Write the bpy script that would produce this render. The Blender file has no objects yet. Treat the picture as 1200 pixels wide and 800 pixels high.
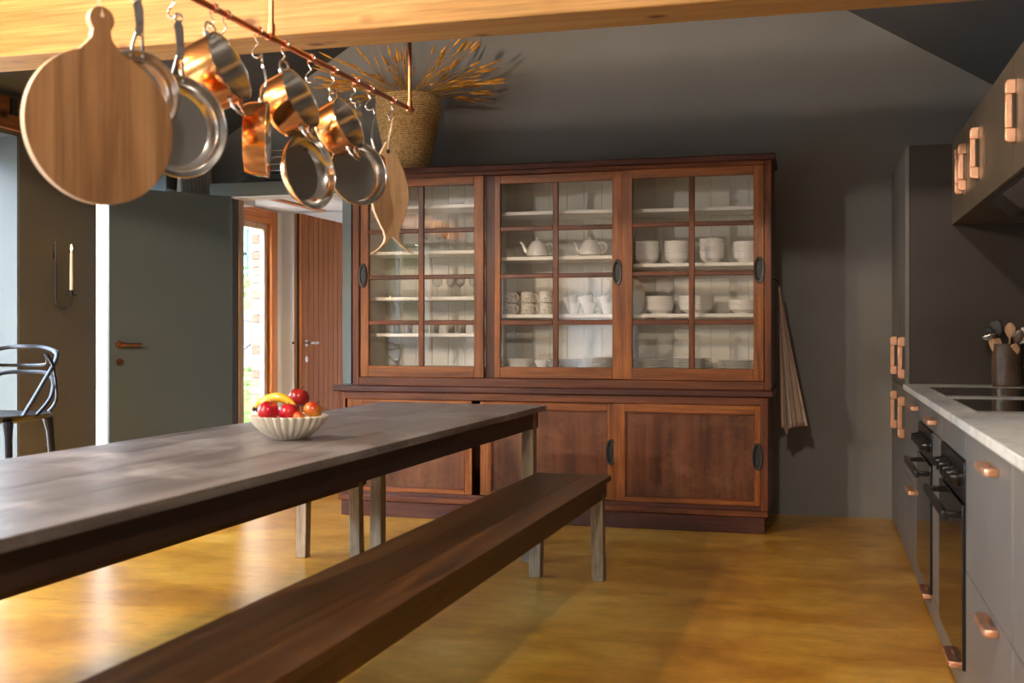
import bpy, bmesh, math, random
from mathutils import Vector, Matrix
random.seed(7)
PI = math.pi
S = bpy.context.scene
COL = S.collection

# ---------------------------------------------------------------- camera
YAW = math.atan(361 / 1310)
cam = bpy.data.cameras.new('camera')
camo = bpy.data.objects.new('camera', cam)
COL.objects.link(camo)
camo.location = (0, 0, 1.18)
camo.rotation_euler = (PI / 2, 0, YAW)
cam.sensor_width = 36
cam.lens = 36 * 1310 / 1200
cam.shift_y = -11 / 1200
cam.clip_start = 0.05
cam.dof.use_dof = True
cam.dof.focus_distance = 6.6
cam.dof.aperture_fstop = 3.2
S.camera = camo

# ---------------------------------------------------------------- sky, lamps, exposure
W = bpy.data.worlds.new('world')
S.world = W
W.use_nodes = True
nt = W.node_tree
nt.nodes.clear()
o_ = nt.nodes.new('ShaderNodeOutputWorld')
b_ = nt.nodes.new('ShaderNodeBackground')
sky = nt.nodes.new('ShaderNodeTexSky')
sky.sky_type = 'NISHITA'
sky.sun_disc = False
sky.sun_elevation = math.radians(48)
sky.sun_rotation = math.radians(200)
sky.air_density = 1.0
sky.dust_density = 2.0
hs = nt.nodes.new('ShaderNodeHueSaturation')
hs.inputs['Saturation'].default_value = 0.75
nt.links.new(sky.outputs[0], hs.inputs['Color'])
nt.links.new(hs.outputs[0], b_.inputs[0])
nt.links.new(b_.outputs[0], o_.inputs[0])
b_.inputs[1].default_value = 2.3


# openings of the rear wall: (x0, x1, height)
REAR = [(-3.75, -2.65, 2.15)]
# openings of the left wall: (y0, y1, z0, z1)
OPEN = [(-2.9, -0.4, 0.0, 2.31), (0.4, 2.35, 0.0, 2.31), (3.0, 5.42, 0.0, 2.31), (6.12, 6.93, 0.0, 2.42)]  # first opening added out of view for more light
sun = bpy.data.lights.new('sun', 'SUN')
sun.energy = 1.2
sun.angle = math.radians(2)
sun.color = (1.0, 0.97, 0.92)
suno = bpy.data.objects.new('sun', sun)
COL.objects.link(suno)
suno.rotation_euler = Vector((0.55, -0.40, 0.95)).to_track_quat('Z', 'Y').to_euler()
FILL_POWER = 118  # base power of the added fill lamps
S.view_settings.view_transform = 'Standard'
S.view_settings.look = 'None'
S.view_settings.gamma = 1
S.view_settings.exposure = 0.98


# ---------------------------------------------------------------- materials
def newmat(name):
    m = bpy.data.materials.new(name)
    m.use_nodes = True
    n = m.node_tree
    p = n.nodes['Principled BSDF']
    return m, n, p


def N(n, typ, **kw):
    x = n.nodes.new(typ)
    for k, v in kw.items():
        if k in x.inputs:
            x.inputs[k].default_value = v
        else:
            setattr(x, k, v)
    return x


def L(n, a, ao, b, bi):
    n.links.new(a.outputs[ao], b.inputs[bi])


def ramp(n, stops):
    r = n.nodes.new('ShaderNodeValToRGB')
    e = r.color_ramp.elements
    while len(e) < len(stops):
        e.new(0.5)
    for q, (pos, c) in zip(e, stops):
        q.position = pos
        q.color = (*c, 1) if len(c) == 3 else c
    return r


def coords(n, scale=(1, 1, 1), rot=(0, 0, 0)):
    t = N(n, 'ShaderNodeTexCoord')
    m = N(n, 'ShaderNodeMapping')
    m.inputs['Scale'].default_value = scale
    m.inputs['Rotation'].default_value = rot
    L(n, t, 'Object', m, 'Vector')
    return m


def plain(name, c, rough=0.5, metal=0.0, var=0.12, scale=6, bump=0.0, spec=0.5, coat=0.0):
    m, n, p = newmat(name)
    mp = coords(n)
    ns = N(n, 'ShaderNodeTexNoise', Scale=scale, Detail=5.0, Roughness=0.6)
    L(n, mp, 0, ns, 'Vector')
    r = ramp(n, [(0.3, [x * (1 - var) for x in c]), (0.7, [min(1, x * (1 + var)) for x in c])])
    L(n, ns, 0, r, 0)
    L(n, r, 0, p, 'Base Color')
    p.inputs['Roughness'].default_value = rough
    p.inputs['Metallic'].default_value = metal
    p.inputs['Specular IOR Level'].default_value = spec
    p.inputs['Coat Weight'].default_value = coat
    if bump:
        b = N(n, 'ShaderNodeBump', Strength=bump, Distance=0.01)
        n2 = N(n, 'ShaderNodeTexNoise', Scale=scale * 12, Detail=4.0)
        L(n, mp, 0, n2, 'Vector')
        L(n, n2, 0, b, 'Height')
        L(n, b, 0, p, 'Normal')
    return m


def wood(name, dark, mid, light, axis, scale=1.0, rough=0.45, patch=None, patch_amt=0.5, bump=0.25, spec=0.36,
         coat=0.0, knots=None):
    """long grain running along axis (0,1,2)"""
    m, n, p = newmat(name)
    sc = [14 * scale] * 3
    sc[axis] = 0.9 * scale
    mp = coords(n, sc)
    a = N(n, 'ShaderNodeTexNoise', Scale=1.3, Detail=7.0, Roughness=0.62, Distortion=0.9)
    L(n, mp, 0, a, 'Vector')
    r = ramp(n, [(0.28, dark), (0.5, mid), (0.74, light)])
    L(n, a, 0, r, 0)
    sc2 = [90 * scale] * 3
    sc2[axis] = 2.5 * scale
    mp2 = coords(n, sc2)
    f = N(n, 'ShaderNodeTexNoise', Scale=1.0, Detail=3.0, Roughness=0.6)
    L(n, mp2, 0, f, 'Vector')
    fr = ramp(n, [(0.35, (0.62, 0.62, 0.62)), (0.6, (1.08, 1.08, 1.08))])
    L(n, f, 0, fr, 0)
    mx = N(n, 'ShaderNodeMix', data_type='RGBA', blend_type='MULTIPLY')
    mx.inputs[0].default_value = 0.7
    n.links.new(r.outputs[0], mx.inputs[6])
    n.links.new(fr.outputs[0], mx.inputs[7])
    out = mx.outputs[2]
    if patch:
        mp3 = coords(n, (2.6, 2.6, 2.6))
        q = N(n, 'ShaderNodeTexNoise', Scale=1.2, Detail=8.0, Roughness=0.7, Distortion=0.4)
        L(n, mp3, 0, q, 'Vector')
        qr = ramp(n, [(0.48, (0, 0, 0)), (0.68, (patch_amt,) * 3)])
        L(n, q, 0, qr, 0)
        m2 = N(n, 'ShaderNodeMix', data_type='RGBA')
        n.links.new(qr.outputs[0], m2.inputs[0])
        n.links.new(out, m2.inputs[6])
        m2.inputs[7].default_value = (*patch, 1)
        out = m2.outputs[2]
    if knots:
        ks = [4.2] * 3
        ks[axis] = 2.4
        mp4 = coords(n, ks)
        v = N(n, 'ShaderNodeTexVoronoi', Scale=1.25, Randomness=1.0)
        L(n, mp4, 0, v, 'Vector')
        kr = ramp(n, [(0.07, (1, 1, 1)), (0.11, (0.45, 0.45, 0.45)), (0.17, (0, 0, 0))])
        L(n, v, 'Distance', kr, 0)
        m3 = N(n, 'ShaderNodeMix', data_type='RGBA')
        n.links.new(kr.outputs[0], m3.inputs[0])
        n.links.new(out, m3.inputs[6])
        m3.inputs[7].default_value = (*knots, 1)
        out = m3.outputs[2]
    n.links.new(out, p.inputs['Base Color'])
    rr = N(n, 'ShaderNodeMapRange')
    rr.inputs[3].default_value = rough - 0.08
    rr.inputs[4].default_value = rough + 0.14
    L(n, a, 0, rr, 0)
    L(n, rr, 0, p, 'Roughness')
    p.inputs['Specular IOR Level'].default_value = spec
    p.inputs['Coat Weight'].default_value = coat
    b = N(n, 'ShaderNodeBump', Strength=bump, Distance=0.004)
    L(n, f, 0, b, 'Height')
    L(n, b, 0, p, 'Normal')
    return m


def glass(name, tint=(1, 1, 1), boost=1.0):
    m, n, p = newmat(name)
    n.nodes.remove(p)
    out = n.nodes['Material Output']
    t = N(n, 'ShaderNodeBsdfTransparent')
    t.inputs[0].default_value = (*tint, 1)
    g = N(n, 'ShaderNodeBsdfGlossy', Roughness=0.0)
    f = N(n, 'ShaderNodeFresnel', IOR=1.5)
    mul = N(n, 'ShaderNodeMath', operation='MULTIPLY', use_clamp=True)
    mul.inputs[1].default_value = boost
    L(n, f, 0, mul, 0)
    # thin sheet: all of the reflection comes from the outer side of each surface
    geo = N(n, 'ShaderNodeNewGeometry')
    inv = N(n, 'ShaderNodeMath', operation='SUBTRACT')
    inv.inputs[0].default_value = 1.0
    n.links.new(geo.outputs['Backfacing'], inv.inputs[1])
    m2 = N(n, 'ShaderNodeMath', operation='MULTIPLY')
    L(n, mul, 0, m2, 0)
    n.links.new(inv.outputs[0], m2.inputs[1])
    mx = N(n, 'ShaderNodeMixShader')
    L(n, m2, 0, mx, 0)
    n.links.new(t.outputs[0], mx.inputs[1])
    n.links.new(g.outputs[0], mx.inputs[2])
    L(n, mx, 0, out, 0)
    return m


def glow(name, c, s):
    m, n, p = newmat(name)
    p.inputs['Base Color'].default_value = (*c, 1)
    p.inputs['Emission Color'].default_value = (*c, 1)
    p.inputs['Emission Strength'].default_value = s
    return m


def floor_mat():
    m, n, p = newmat('polished_ochre_concrete')
    mp = coords(n, (1.0, 1.6, 1.0))
    a = N(n, 'ShaderNodeTexNoise', Scale=1.3, Detail=6.0, Roughness=0.6, Distortion=0.6)
    L(n, mp, 0, a, 'Vector')
    r = ramp(n, [(0.25, (0.34, 0.140, 0.010)), (0.44, (0.54, 0.255, 0.022)), (0.58, (0.68, 0.37, 0.050)), (0.82, (0.80, 0.54, 0.15))])
    L(n, a, 0, r, 0)
    sp = N(n, 'ShaderNodeTexNoise', Scale=7.0, Detail=9.0, Roughness=0.72)
    L(n, mp, 0, sp, 'Vector')
    sr = ramp(n, [(0.34, (0.62, 0.56, 0.46)), (0.6, (1.08, 1.08, 1.08))])
    L(n, sp, 0, sr, 0)
    mx = N(n, 'ShaderNodeMix', data_type='RGBA', blend_type='MULTIPLY')
    mx.inputs[0].default_value = 0.6
    n.links.new(r.outputs[0], mx.inputs[6])
    n.links.new(sr.outputs[0], mx.inputs[7])
    n.links.new(mx.outputs[2], p.inputs['Base Color'])
    p.inputs['Roughness'].default_value = 0.29
    p.inputs['Specular IOR Level'].default_value = 0.8
    return m


def marble_mat():
    m, n, p = newmat('speckled_stone')
    mp = coords(n, (1, 1, 1))
    a = N(n, 'ShaderNodeTexNoise', Scale=16.0, Detail=8.0, Roughness=0.7)
    L(n, mp, 0, a, 'Vector')
    r = ramp(n, [(0.35, (0.55, 0.53, 0.50)), (0.5, (0.80, 0.80, 0.79)), (0.7, (0.90, 0.90, 0.90))])
    L(n, a, 0, r, 0)
    L(n, r, 0, p, 'Base Color')
    p.inputs['Roughness'].default_value = 0.28
    return m


def copper_mat(name, c=(0.95, 0.43, 0.15), rough=0.16):
    m, n, p = newmat(name)
    mp = coords(n)
    a = N(n, 'ShaderNodeTexNoise', Scale=9.0, Detail=6.0)
    L(n, mp, 0, a, 'Vector')
    r = ramp(n, [(0.3, [x * 0.78 for x in c]), (0.7, c)])
    L(n, a, 0, r, 0)
    L(n, r, 0, p, 'Base Color')
    p.inputs['Metallic'].default_value = 1
    rr = N(n, 'ShaderNodeMapRange')
    rr.inputs[3].default_value = rough * 0.6
    rr.inputs[4].default_value = rough * 1.6
    L(n, a, 0, rr, 0)
    L(n, rr, 0, p, 'Roughness')
    return m


def weave_mat():
    m, n, p = newmat('woven_seagrass')
    mp = coords(n, (1, 1, 1))
    w = N(n, 'ShaderNodeTexWave', Scale=22.0, Distortion=2.5, Detail=2.0)
    w.bands_direction = 'Z'
    w.inputs['Detail Scale'].default_value = 3.0
    L(n, mp, 0, w, 'Vector')
    a = N(n, 'ShaderNodeTexNoise', Scale=60.0, Detail=4.0)
    L(n, mp, 0, a, 'Vector')
    r = ramp(n, [(0.3, (0.44, 0.25, 0.085)), (0.5, (0.70, 0.45, 0.18)), (0.75, (0.84, 0.62, 0.31))])
    L(n, a, 0, r, 0)
    L(n, r, 0, p, 'Base Color')
    p.inputs['Roughness'].default_value = 0.75
    ad = N(n, 'ShaderNodeMath', operation='ADD')
    L(n, w, 1, ad, 0)
    L(n, a, 0, ad, 1)
    b = N(n, 'ShaderNodeBump', Strength=0.8, Distance=0.006)
    L(n, ad, 0, b, 'Height')
    L(n, b, 0, p, 'Normal')
    return m


def stripe_mat(name, base, stripe, axis, freq, width):
    m, n, p = newmat(name)
    tc = N(n, 'ShaderNodeUVMap')
    sx = N(n, 'ShaderNodeSeparateXYZ')
    L(n, tc, 0, sx, 0)
    mu = N(n, 'ShaderNodeMath', operation='MULTIPLY')
    mu.inputs[1].default_value = freq
    L(n, sx, axis, mu, 0)
    fr = N(n, 'ShaderNodeMath', operation='FRACT')
    L(n, mu, 0, fr, 0)
    r = ramp(n, [(0.0, stripe), (width, stripe), (width + 0.03, base), (1.0, base)])
    L(n, fr, 0, r, 0)
    L(n, r, 0, p, 'Base Color')
    p.inputs['Roughness'].default_value = 0.9
    return m


def speckle_mat():
    m, n, p = newmat('speckled_glaze')
    mp = coords(n)
    v = N(n, 'ShaderNodeTexNoise', Scale=95.0, Detail=2.0, Roughness=0.6)
    L(n, mp, 0, v, 'Vector')
    r = ramp(n, [(0.36, (0.05, 0.05, 0.07)), (0.43, (0.72, 0.66, 0.58))])
    L(n, v, 0, r, 0)
    L(n, r, 0, p, 'Base Color')
    p.inputs['Roughness'].default_value = 0.3
    return m


def apple_mat(name, a, b):
    m, n, p = newmat(name)
    mp = coords(n, (1, 1, 0.5))
    v = N(n, 'ShaderNodeTexNoise', Scale=16.0, Detail=3.0)
    L(n, mp, 0, v, 'Vector')
    r = ramp(n, [(0.42, a), (0.66, b)])
    L(n, v, 0, r, 0)
    L(n, r, 0, p, 'Base Color')
    p.inputs['Roughness'].default_value = 0.22
    return m


M = {}
M['floor'] = floor_mat()
M['joint'] = plain('dark_joint', (0.05, 0.035, 0.015), 0.8)
M['wall'] = plain('taupe_wall_paint', (0.225, 0.220, 0.214), 0.7, var=0.05, scale=2, bump=0.03)
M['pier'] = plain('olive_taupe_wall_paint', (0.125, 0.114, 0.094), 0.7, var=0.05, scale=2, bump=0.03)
M['ceil'] = plain('slate_ceiling_paint', (0.105, 0.112, 0.118), 0.75, var=0.05, scale=2)
M['white'] = plain('white_wall_paint', (0.74, 0.75, 0.76), 0.7, var=0.03, scale=2)
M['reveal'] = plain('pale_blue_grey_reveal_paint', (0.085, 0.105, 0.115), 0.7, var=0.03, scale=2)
M['frame'] = plain('pale_window_frame', (0.55, 0.60, 0.58), 0.5, var=0.03, scale=2)
M['leaf'] = plain('grey_door_paint', (0.082, 0.102, 0.106), 0.42, var=0.04, scale=2)
M['jamb'] = plain('blue_grey_paint', (0.115, 0.15, 0.165), 0.45, var=0.04)
M['darkjamb'] = plain('dark_grey_paint', (0.06, 0.06, 0.058), 0.5, var=0.04)
M['ledge'] = plain('ledge_grey_paint', (0.10, 0.115, 0.11), 0.45, var=0.04)
M['kfront'] = plain('taupe_kitchen_lacquer', (0.165, 0.155, 0.145), 0.42, var=0.03, scale=2)
M['kupper'] = plain('warm_taupe_kitchen_lacquer', (0.115, 0.088, 0.06), 0.42, var=0.03, scale=2)
M['kdark'] = plain('dark_brown_panel', (0.040, 0.030, 0.024), 0.5, var=0.04, scale=2)
M['black'] = plain('black_enamel', (0.012, 0.012, 0.013), 0.25, var=0.1)
M['blackglass'] = plain('black_ceramic_glass', (0.008, 0.008, 0.009), 0.07, var=0.05)
M['iron'] = plain('black_iron', (0.015, 0.015, 0.016), 0.42, metal=0.2, bump=0.1)
M['steel'] = plain('polished_steel', (0.66, 0.64, 0.62), 0.16, metal=1.0, var=0.05)
M['satin'] = plain('satin_pan_interior', (0.30, 0.30, 0.30), 0.42, metal=1.0, var=0.06, scale=3)
M['copper'] = copper_mat('polished_copper')
M['oldcopper'] = copper_mat('copper_pipe', (0.62, 0.24, 0.12), 0.28)
M['pinkcopper'] = copper_mat('satin_copper_pull', (0.98, 0.56, 0.36), 0.34)
M['bronze'] = copper_mat('bronze_handle', (0.45, 0.22, 0.12), 0.3)
M['brass'] = plain('brass', (0.75, 0.52, 0.22), 0.25, metal=1.0)
M['stone'] = marble_mat()
M['weave'] = weave_mat()
M['glass'] = glass('window_glass', (0.97, 0.99, 0.985), 1.8)
M['cabglass'] = glass('old_cabinet_glass', (0.985, 0.985, 0.98), 2.0)
M['drinkglass'] = glass('drinking_glass', (0.985, 0.985, 0.985), 2.2)
M['cream'] = plain('cream_cabinet_lining', (0.70, 0.68, 0.62), 0.55, var=0.05, scale=3)
M['shelf'] = plain('white_shelf_edge', (0.84, 0.81, 0.75), 0.45, var=0.03)
M['china'] = plain('white_china', (0.80, 0.78, 0.75), 0.2, var=0.02)
M['bowlcer'] = plain('matt_cream_ceramic', (0.74, 0.68, 0.57), 0.6, var=0.04)
M['speckle'] = speckle_mat()
M['wax'] = plain('ivory_wax', (0.80, 0.72, 0.55), 0.5, var=0.02)
M['flame'] = glow('candle_flame', (1.0, 0.62, 0.16), 14)
M['bulb'] = glow('fill_bulb', (1.0, 0.55, 0.2), 12)
M['plastic'] = plain('glossy_black_plastic', (0.012, 0.013, 0.018), 0.28, var=0.05)
M['curtain'] = plain('grey_brown_curtain', (0.46, 0.42, 0.37), 0.9, var=0.08)
OR = dict(rough=0.42, bump=0.2)
M['pine_beam'] = wood('pine_beam_wood', (0.42, 0.21, 0.062), (0.53, 0.30, 0.10), (0.63, 0.39, 0.15), 0, 0.8, 0.5,
                      knots=(0.16, 0.06, 0.02), bump=0.15)
M['lintel'] = wood('lintel_wood', (0.20, 0.07, 0.02), (0.28, 0.105, 0.03), (0.36, 0.14, 0.045), 1, 0.8, 0.5, knots=(0.05, 0.02, 0.01))
for ax, nm in ((0, 'x'), (2, 'z')):
    M['cab_' + nm] = wood('red_brown_cabinet_wood_' + nm, (0.045, 0.010, 0.004), (0.135, 0.035, 0.010), (0.27, 0.080, 0.022), ax, 1.0,
                          0.36, patch=(0.10, 0.035, 0.018), patch_amt=0.6)
    M['cabo_' + nm] = wood('orange_brown_cabinet_wood_' + nm, (0.10, 0.027, 0.006), (0.27, 0.082, 0.016), (0.44, 0.155, 0.034), ax, 1.0,
                           0.36, patch=(0.17, 0.055, 0.02), patch_amt=0.5)
    M['cabd_' + nm] = wood('dark_plum_cabinet_wood_' + nm, (0.045, 0.012, 0.009), (0.085, 0.025, 0.017), (0.13, 0.042, 0.026), ax, 1.0,
                           0.38, patch=(0.05, 0.016, 0.012), patch_amt=0.5)
M['cabpanel'] = wood('scuffed_panel_wood', (0.045, 0.013, 0.005), (0.115, 0.034, 0.011), (0.19, 0.062, 0.020), 2, 0.45, 0.36,
                     patch=(0.24, 0.105, 0.05), patch_amt=0.6)
M['tabletop'] = wood('worn_dark_table_wood', (0.070, 0.055, 0.050), (0.135, 0.115, 0.108), (0.235, 0.21, 0.20), 1, 0.6, 0.34,
                     patch=(0.36, 0.345, 0.34), patch_amt=0.7, bump=0.15, spec=0.7)
M['apron'] = wood('dark_apron_wood', (0.018, 0.009, 0.006), (0.035, 0.016, 0.010), (0.06, 0.028, 0.016), 1, 0.8, 0.45)
M['bench'] = wood('dark_bench_wood', (0.018, 0.008, 0.003), (0.085, 0.035, 0.011), (0.22, 0.100, 0.032), 1, 0.45, 0.38,
                  patch=(0.085, 0.055, 0.038), patch_amt=0.4)
M['legwood'] = wood('weathered_leg_wood', (0.17, 0.125, 0.08), (0.34, 0.265, 0.18), (0.48, 0.39, 0.275), 2, 1.0, 0.6,
                    patch=(0.06, 0.045, 0.035), patch_amt=0.5)
M['board'] = wood('acacia_board_wood', (0.085, 0.036, 0.014), (0.24, 0.118, 0.048), (0.42, 0.235, 0.11), 0, 0.42, 0.5)
M['boardedge'] = plain('pale_board_edge', (0.62, 0.47, 0.33), 0.5)
M['fish'] = wood('pale_fish_board_wood', (0.30, 0.17, 0.08), (0.48, 0.30, 0.155), (0.62, 0.42, 0.24), 0, 0.7, 0.55, patch=(0.20, 0.10, 0.045), patch_amt=0.4)
M['orange_z'] = wood('orange_cedar_wood_z', (0.42, 0.125, 0.025), (0.56, 0.185, 0.04), (0.66, 0.25, 0.065), 2, 0.8, 0.4)
M['orange_y'] = wood('orange_cedar_wood_y', (0.42, 0.125, 0.025), (0.56, 0.185, 0.04), (0.66, 0.25, 0.065), 1, 0.8, 0.4)
M['peach'] = wood('pale_lining_wood', (0.45, 0.30, 0.20), (0.55, 0.38, 0.27), (0.62, 0.45, 0.33), 2, 0.6, 0.5)
M['edgewood'] = wood('door_edge_wood', (0.20, 0.10, 0.03), (0.30, 0.17, 0.06), (0.38, 0.22, 0.08), 2, 0.8, 0.5)
M['grey_wood'] = wood('silvered_gate_wood', (0.085, 0.083, 0.078), (0.12, 0.118, 0.112), (0.16, 0.157, 0.15), 2, 0.8, 0.8)
M['spoonwood'] = wood('spoon_wood', (0.40, 0.22, 0.12), (0.52, 0.31, 0.18), (0.6, 0.38, 0.24), 2, 1, 0.6)
M['grass'] = plain('dried_grass_straw', (0.68, 0.36, 0.06), 0.8, var=0.3, scale=20)
M['seed'] = plain('dried_grass_seed', (0.74, 0.34, 0.045), 0.85, var=0.35, scale=20)
M['towel'] = stripe_mat('striped_tea_towel', (0.62, 0.50, 0.42), (0.22, 0.09, 0.045), 0, 7.0, 0.16)
M['teal'] = plain('teal_window_paint', (0.05, 0.20, 0.19), 0.5)
M['tealglass'] = plain('dark_teal_pane', (0.10, 0.20, 0.21), 0.1)
M['mortar'] = plain('pale_mortar', (0.18, 0.155, 0.125), 0.9)
M['brick1'] = plain('tan_brick', (0.15, 0.082, 0.05), 0.9, var=0.3, scale=9)
M['brick2'] = plain('pale_brick', (0.21, 0.15, 0.10), 0.9, var=0.3, scale=9)
M['brick3'] = plain('red_brown_brick', (0.12, 0.05, 0.03), 0.9, var=0.3, scale=9)
M['paving'] = plain('pale_paving', (0.30, 0.285, 0.26), 0.9, var=0.15, scale=3)
M['green'] = plain('garden_leaves', (0.09, 0.17, 0.025), 0.8, var=0.5, scale=7, bump=0.6)
M['green2'] = plain('dark_garden_leaves', (0.07, 0.16, 0.03), 0.8, var=0.5, scale=7, bump=0.6)
M['bark'] = plain('tree_bark', (0.12, 0.08, 0.05), 0.9, var=0.3)
M['apple_red'] = apple_mat('red_apple_skin', (0.38, 0.004, 0.020), (0.52, 0.035, 0.03))
M['apple_dark'] = apple_mat('dark_red_apple_skin', (0.15, 0.002, 0.010), (0.34, 0.018, 0.016))
M['apple_yel'] = apple_mat('yellow_red_apple_skin', (0.42, 0.02, 0.015), (0.60, 0.26, 0.03))
M['banana'] = apple_mat('banana_skin', (0.72, 0.42, 0.03), (0.80, 0.54, 0.09))
M['banana_tip'] = plain('banana_tip', (0.05, 0.025, 0.012), 0.7)
M['crock'] = plain('brown_glazed_stoneware', (0.10, 0.062, 0.045), 0.18, var=0.3, scale=12)
M['darkpot'] = plain('dark_cast_metal', (0.05, 0.05, 0.05), 0.5)


# ---------------------------------------------------------------- mesh helpers
def bx(bm, x0, x1, y0, y1, z0, z1, mi=0):
    v = [bm.verts.new(c) for c in ((x0, y0, z0), (x1, y0, z0), (x1, y1, z0), (x0, y1, z0),
                                   (x0, y0, z1), (x1, y0, z1), (x1, y1, z1), (x0, y1, z1))]
    for f in ((3, 2, 1, 0), (4, 5, 6, 7), (0, 1, 5, 4), (1, 2, 6, 5), (2, 3, 7, 6), (3, 0, 4, 7)):
        q = bm.faces.new([v[i] for i in f])
        q.material_index = mi
    return bm


def prism(bm, pts, axis, a, b, mi=0, mi_side=None):
    """extrude a 2D polygon along axis from a to b; pts are the two other axes in order"""
    def P(p, t):
        c = list(p)
        c.insert(axis, t)
        return c
    n0 = len(pts)
    lo = [bm.verts.new(P(p, a)) for p in pts]
    hi = [bm.verts.new(P(p, b)) for p in pts]
    n = len(pts)
    f1 = bm.faces.new(lo)
    f2 = bm.faces.new(hi[::-1])
    f1.material_index = f2.material_index = mi
    if n0 > 12:
        f1.normal_update()
        f2.normal_update()
        bmesh.ops.triangulate(bm, faces=[f1, f2])
    for i in range(n):
        f = bm.faces.new((lo[i], hi[i], hi[(i + 1) % n], lo[(i + 1) % n]))
        f.material_index = mi if mi_side is None else mi_side
    return bm


def tube(bm, pts, r, seg=8, closed=False, caps=True, flat=1.0):
    pts = [Vector(p) for p in pts]
    n = len(pts)
    rs = r if isinstance(r, (list, tuple)) else [r] * n
    rings = []
    up = None
    for i, p in enumerate(pts):
        if closed:
            t = pts[(i + 1) % n] - pts[i - 1]
        else:
            t = pts[min(i + 1, n - 1)] - pts[max(i - 1, 0)]
        t.normalize()
        if up is None:
            up = Vector((0, 0, 1)) if abs(t.z) < 0.9 else Vector((1, 0, 0))
        up = (up - t * up.dot(t))
        if up.length < 1e-5:
            up = t.orthogonal()
        up.normalize()
        s = t.cross(up)
        rings.append([bm.verts.new(p + (up * math.cos(2 * PI * k / seg) * flat + s * math.sin(2 * PI * k / seg)) * rs[i]) for k in range(seg)])
    m = n if closed else n - 1
    for i in range(m):
        a, b = rings[i], rings[(i + 1) % n]
        for k in range(seg):
            bm.faces.new((a[k], a[(k + 1) % seg], b[(k + 1) % seg], b[k]))
    if caps and not closed:
        bm.faces.new(rings[0][::-1])
        bm.faces.new(rings[-1])
    return bm


def lathe(bm, prof, seg=32, c=(0, 0, 0), mi=0, rmod=None):
    rings = []
    for r, z in prof:
        if r < 1e-6:
            rings.append([bm.verts.new((c[0], c[1], c[2] + z))])
        else:
            ring = []
            for k in range(seg):
                a = 2 * PI * k / seg
                q = r * (rmod(a, z, r) if rmod else 1)
                ring.append(bm.verts.new((c[0] + q * math.cos(a), c[1] + q * math.sin(a), c[2] + z)))
            rings.append(ring)
    for a, b in zip(rings, rings[1:]):
        for k in range(seg):
            k2 = (k + 1) % seg
            if len(a) == 1 and len(b) == 1:
                continue
            if len(a) == 1:
                f = bm.faces.new((a[0], b[k2], b[k]))
            elif len(b) == 1:
                f = bm.faces.new((a[k], a[k2], b[0]))
            else:
                f = bm.faces.new((a[k], a[k2], b[k2], b[k]))
            f.material_index = mi
    return bm


def obj(name, bm, mats, parent=None, bev=0.0, angle=35, kind=None, loc=None, mat4=None, recalc=True):
    if recalc:
        bmesh.ops.recalc_face_normals(bm, faces=bm.faces)
    if mat4 is not None:
        bmesh.ops.transform(bm, matrix=mat4, verts=bm.verts)
    me = bpy.data.meshes.new(name)
    bm.to_mesh(me)
    bm.free()
    for p in me.polygons:
        p.use_smooth = True
    me.set_sharp_from_angle(angle=math.radians(angle))
    if not isinstance(mats, (list, tuple)):
        mats = [mats]
    for m in mats:
        me.materials.append(M[m] if isinstance(m, str) else m)
    o = bpy.data.objects.new(name, me)
    COL.objects.link(o)
    if parent is not None:
        o.parent = parent
    if loc is not None:
        o.location = loc
    if bev:
        b = o.modifiers.new('bevel', 'BEVEL')
        b.width = bev
        b.segments = 2
        b.limit_method = 'ANGLE'
        b.angle_limit = math.radians(40)
        b.harden_normals = False
    if kind:
        o['kind'] = kind
    return o


def B():
    return bmesh.new()


def box(name, m, x0, x1, y0, y1, z0, z1, parent=None, bev=0.0, kind=None):
    return obj(name, bx(B(), x0, x1, y0, y1, z0, z1), m, parent, bev, kind=kind)


def thing(name, label, cat, loc=(0, 0, 0), rz=0.0, group=None, mat4=None):
    o = bpy.data.objects.new(name, None)
    COL.objects.link(o)
    o.empty_display_size = 0.05
    if mat4 is not None:
        o.matrix_world = mat4
    else:
        o.location = loc
        o.rotation_euler = (0, 0, rz)
    o['label'] = label
    o['category'] = cat
    if group:
        o['group'] = group
    return o


def tag(o, label, cat, group=None):
    o['label'] = label
    o['category'] = cat
    if group:
        o['group'] = group
    return o


def dup(root, loc=None, rz=None, label=None, group=None):
    r = root.copy()
    COL.objects.link(r)
    if loc is not None:
        r.location = loc
    if rz is not None:
        r.rotation_euler = (0, 0, rz)
    if label:
        r['label'] = label
    if group:
        r['group'] = group
    for ch in list(root.children):
        c = ch.copy()
        COL.objects.link(c)
        c.parent = r
        for g in list(ch.children):
            d = g.copy()
            COL.objects.link(d)
            d.parent = c
    return r


ORD = ['bottom', 'second from the bottom', 'third from the bottom', 'fourth from the bottom', 'fifth from the bottom',
       'sixth from the bottom', 'seventh from the bottom', 'eighth from the bottom']


def ordn(i, n):
    return 'topmost' if i == n - 1 else ORD[i]


# ---------------------------------------------------------------- the setting
XL, XR, YB, YF = -4.42, 1.08, 7.45, -3.2       # left wall, right wall, back wall, rear wall
XC, ZR, SL = -1.55, 4.28, 0.61                  # ridge


def ceil_z(x):
    return ZR - SL * abs(x - XC)


fl = obj('floor', bx(B(), XL - 0.4, XR + 0.2, YF - 0.2, 8.8, -0.12, -0.012), 'joint', kind='structure')
ys = [YF - 0.1, 0.1, 2.1, 4.22, 6.61, 8.75]
for a, b in zip(ys, ys[1:]):
    box('floor_slab', 'floor', XL - 0.3, XR + 0.1, a + 0.0018, b - 0.0018, -0.012, 0.0, fl)

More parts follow.
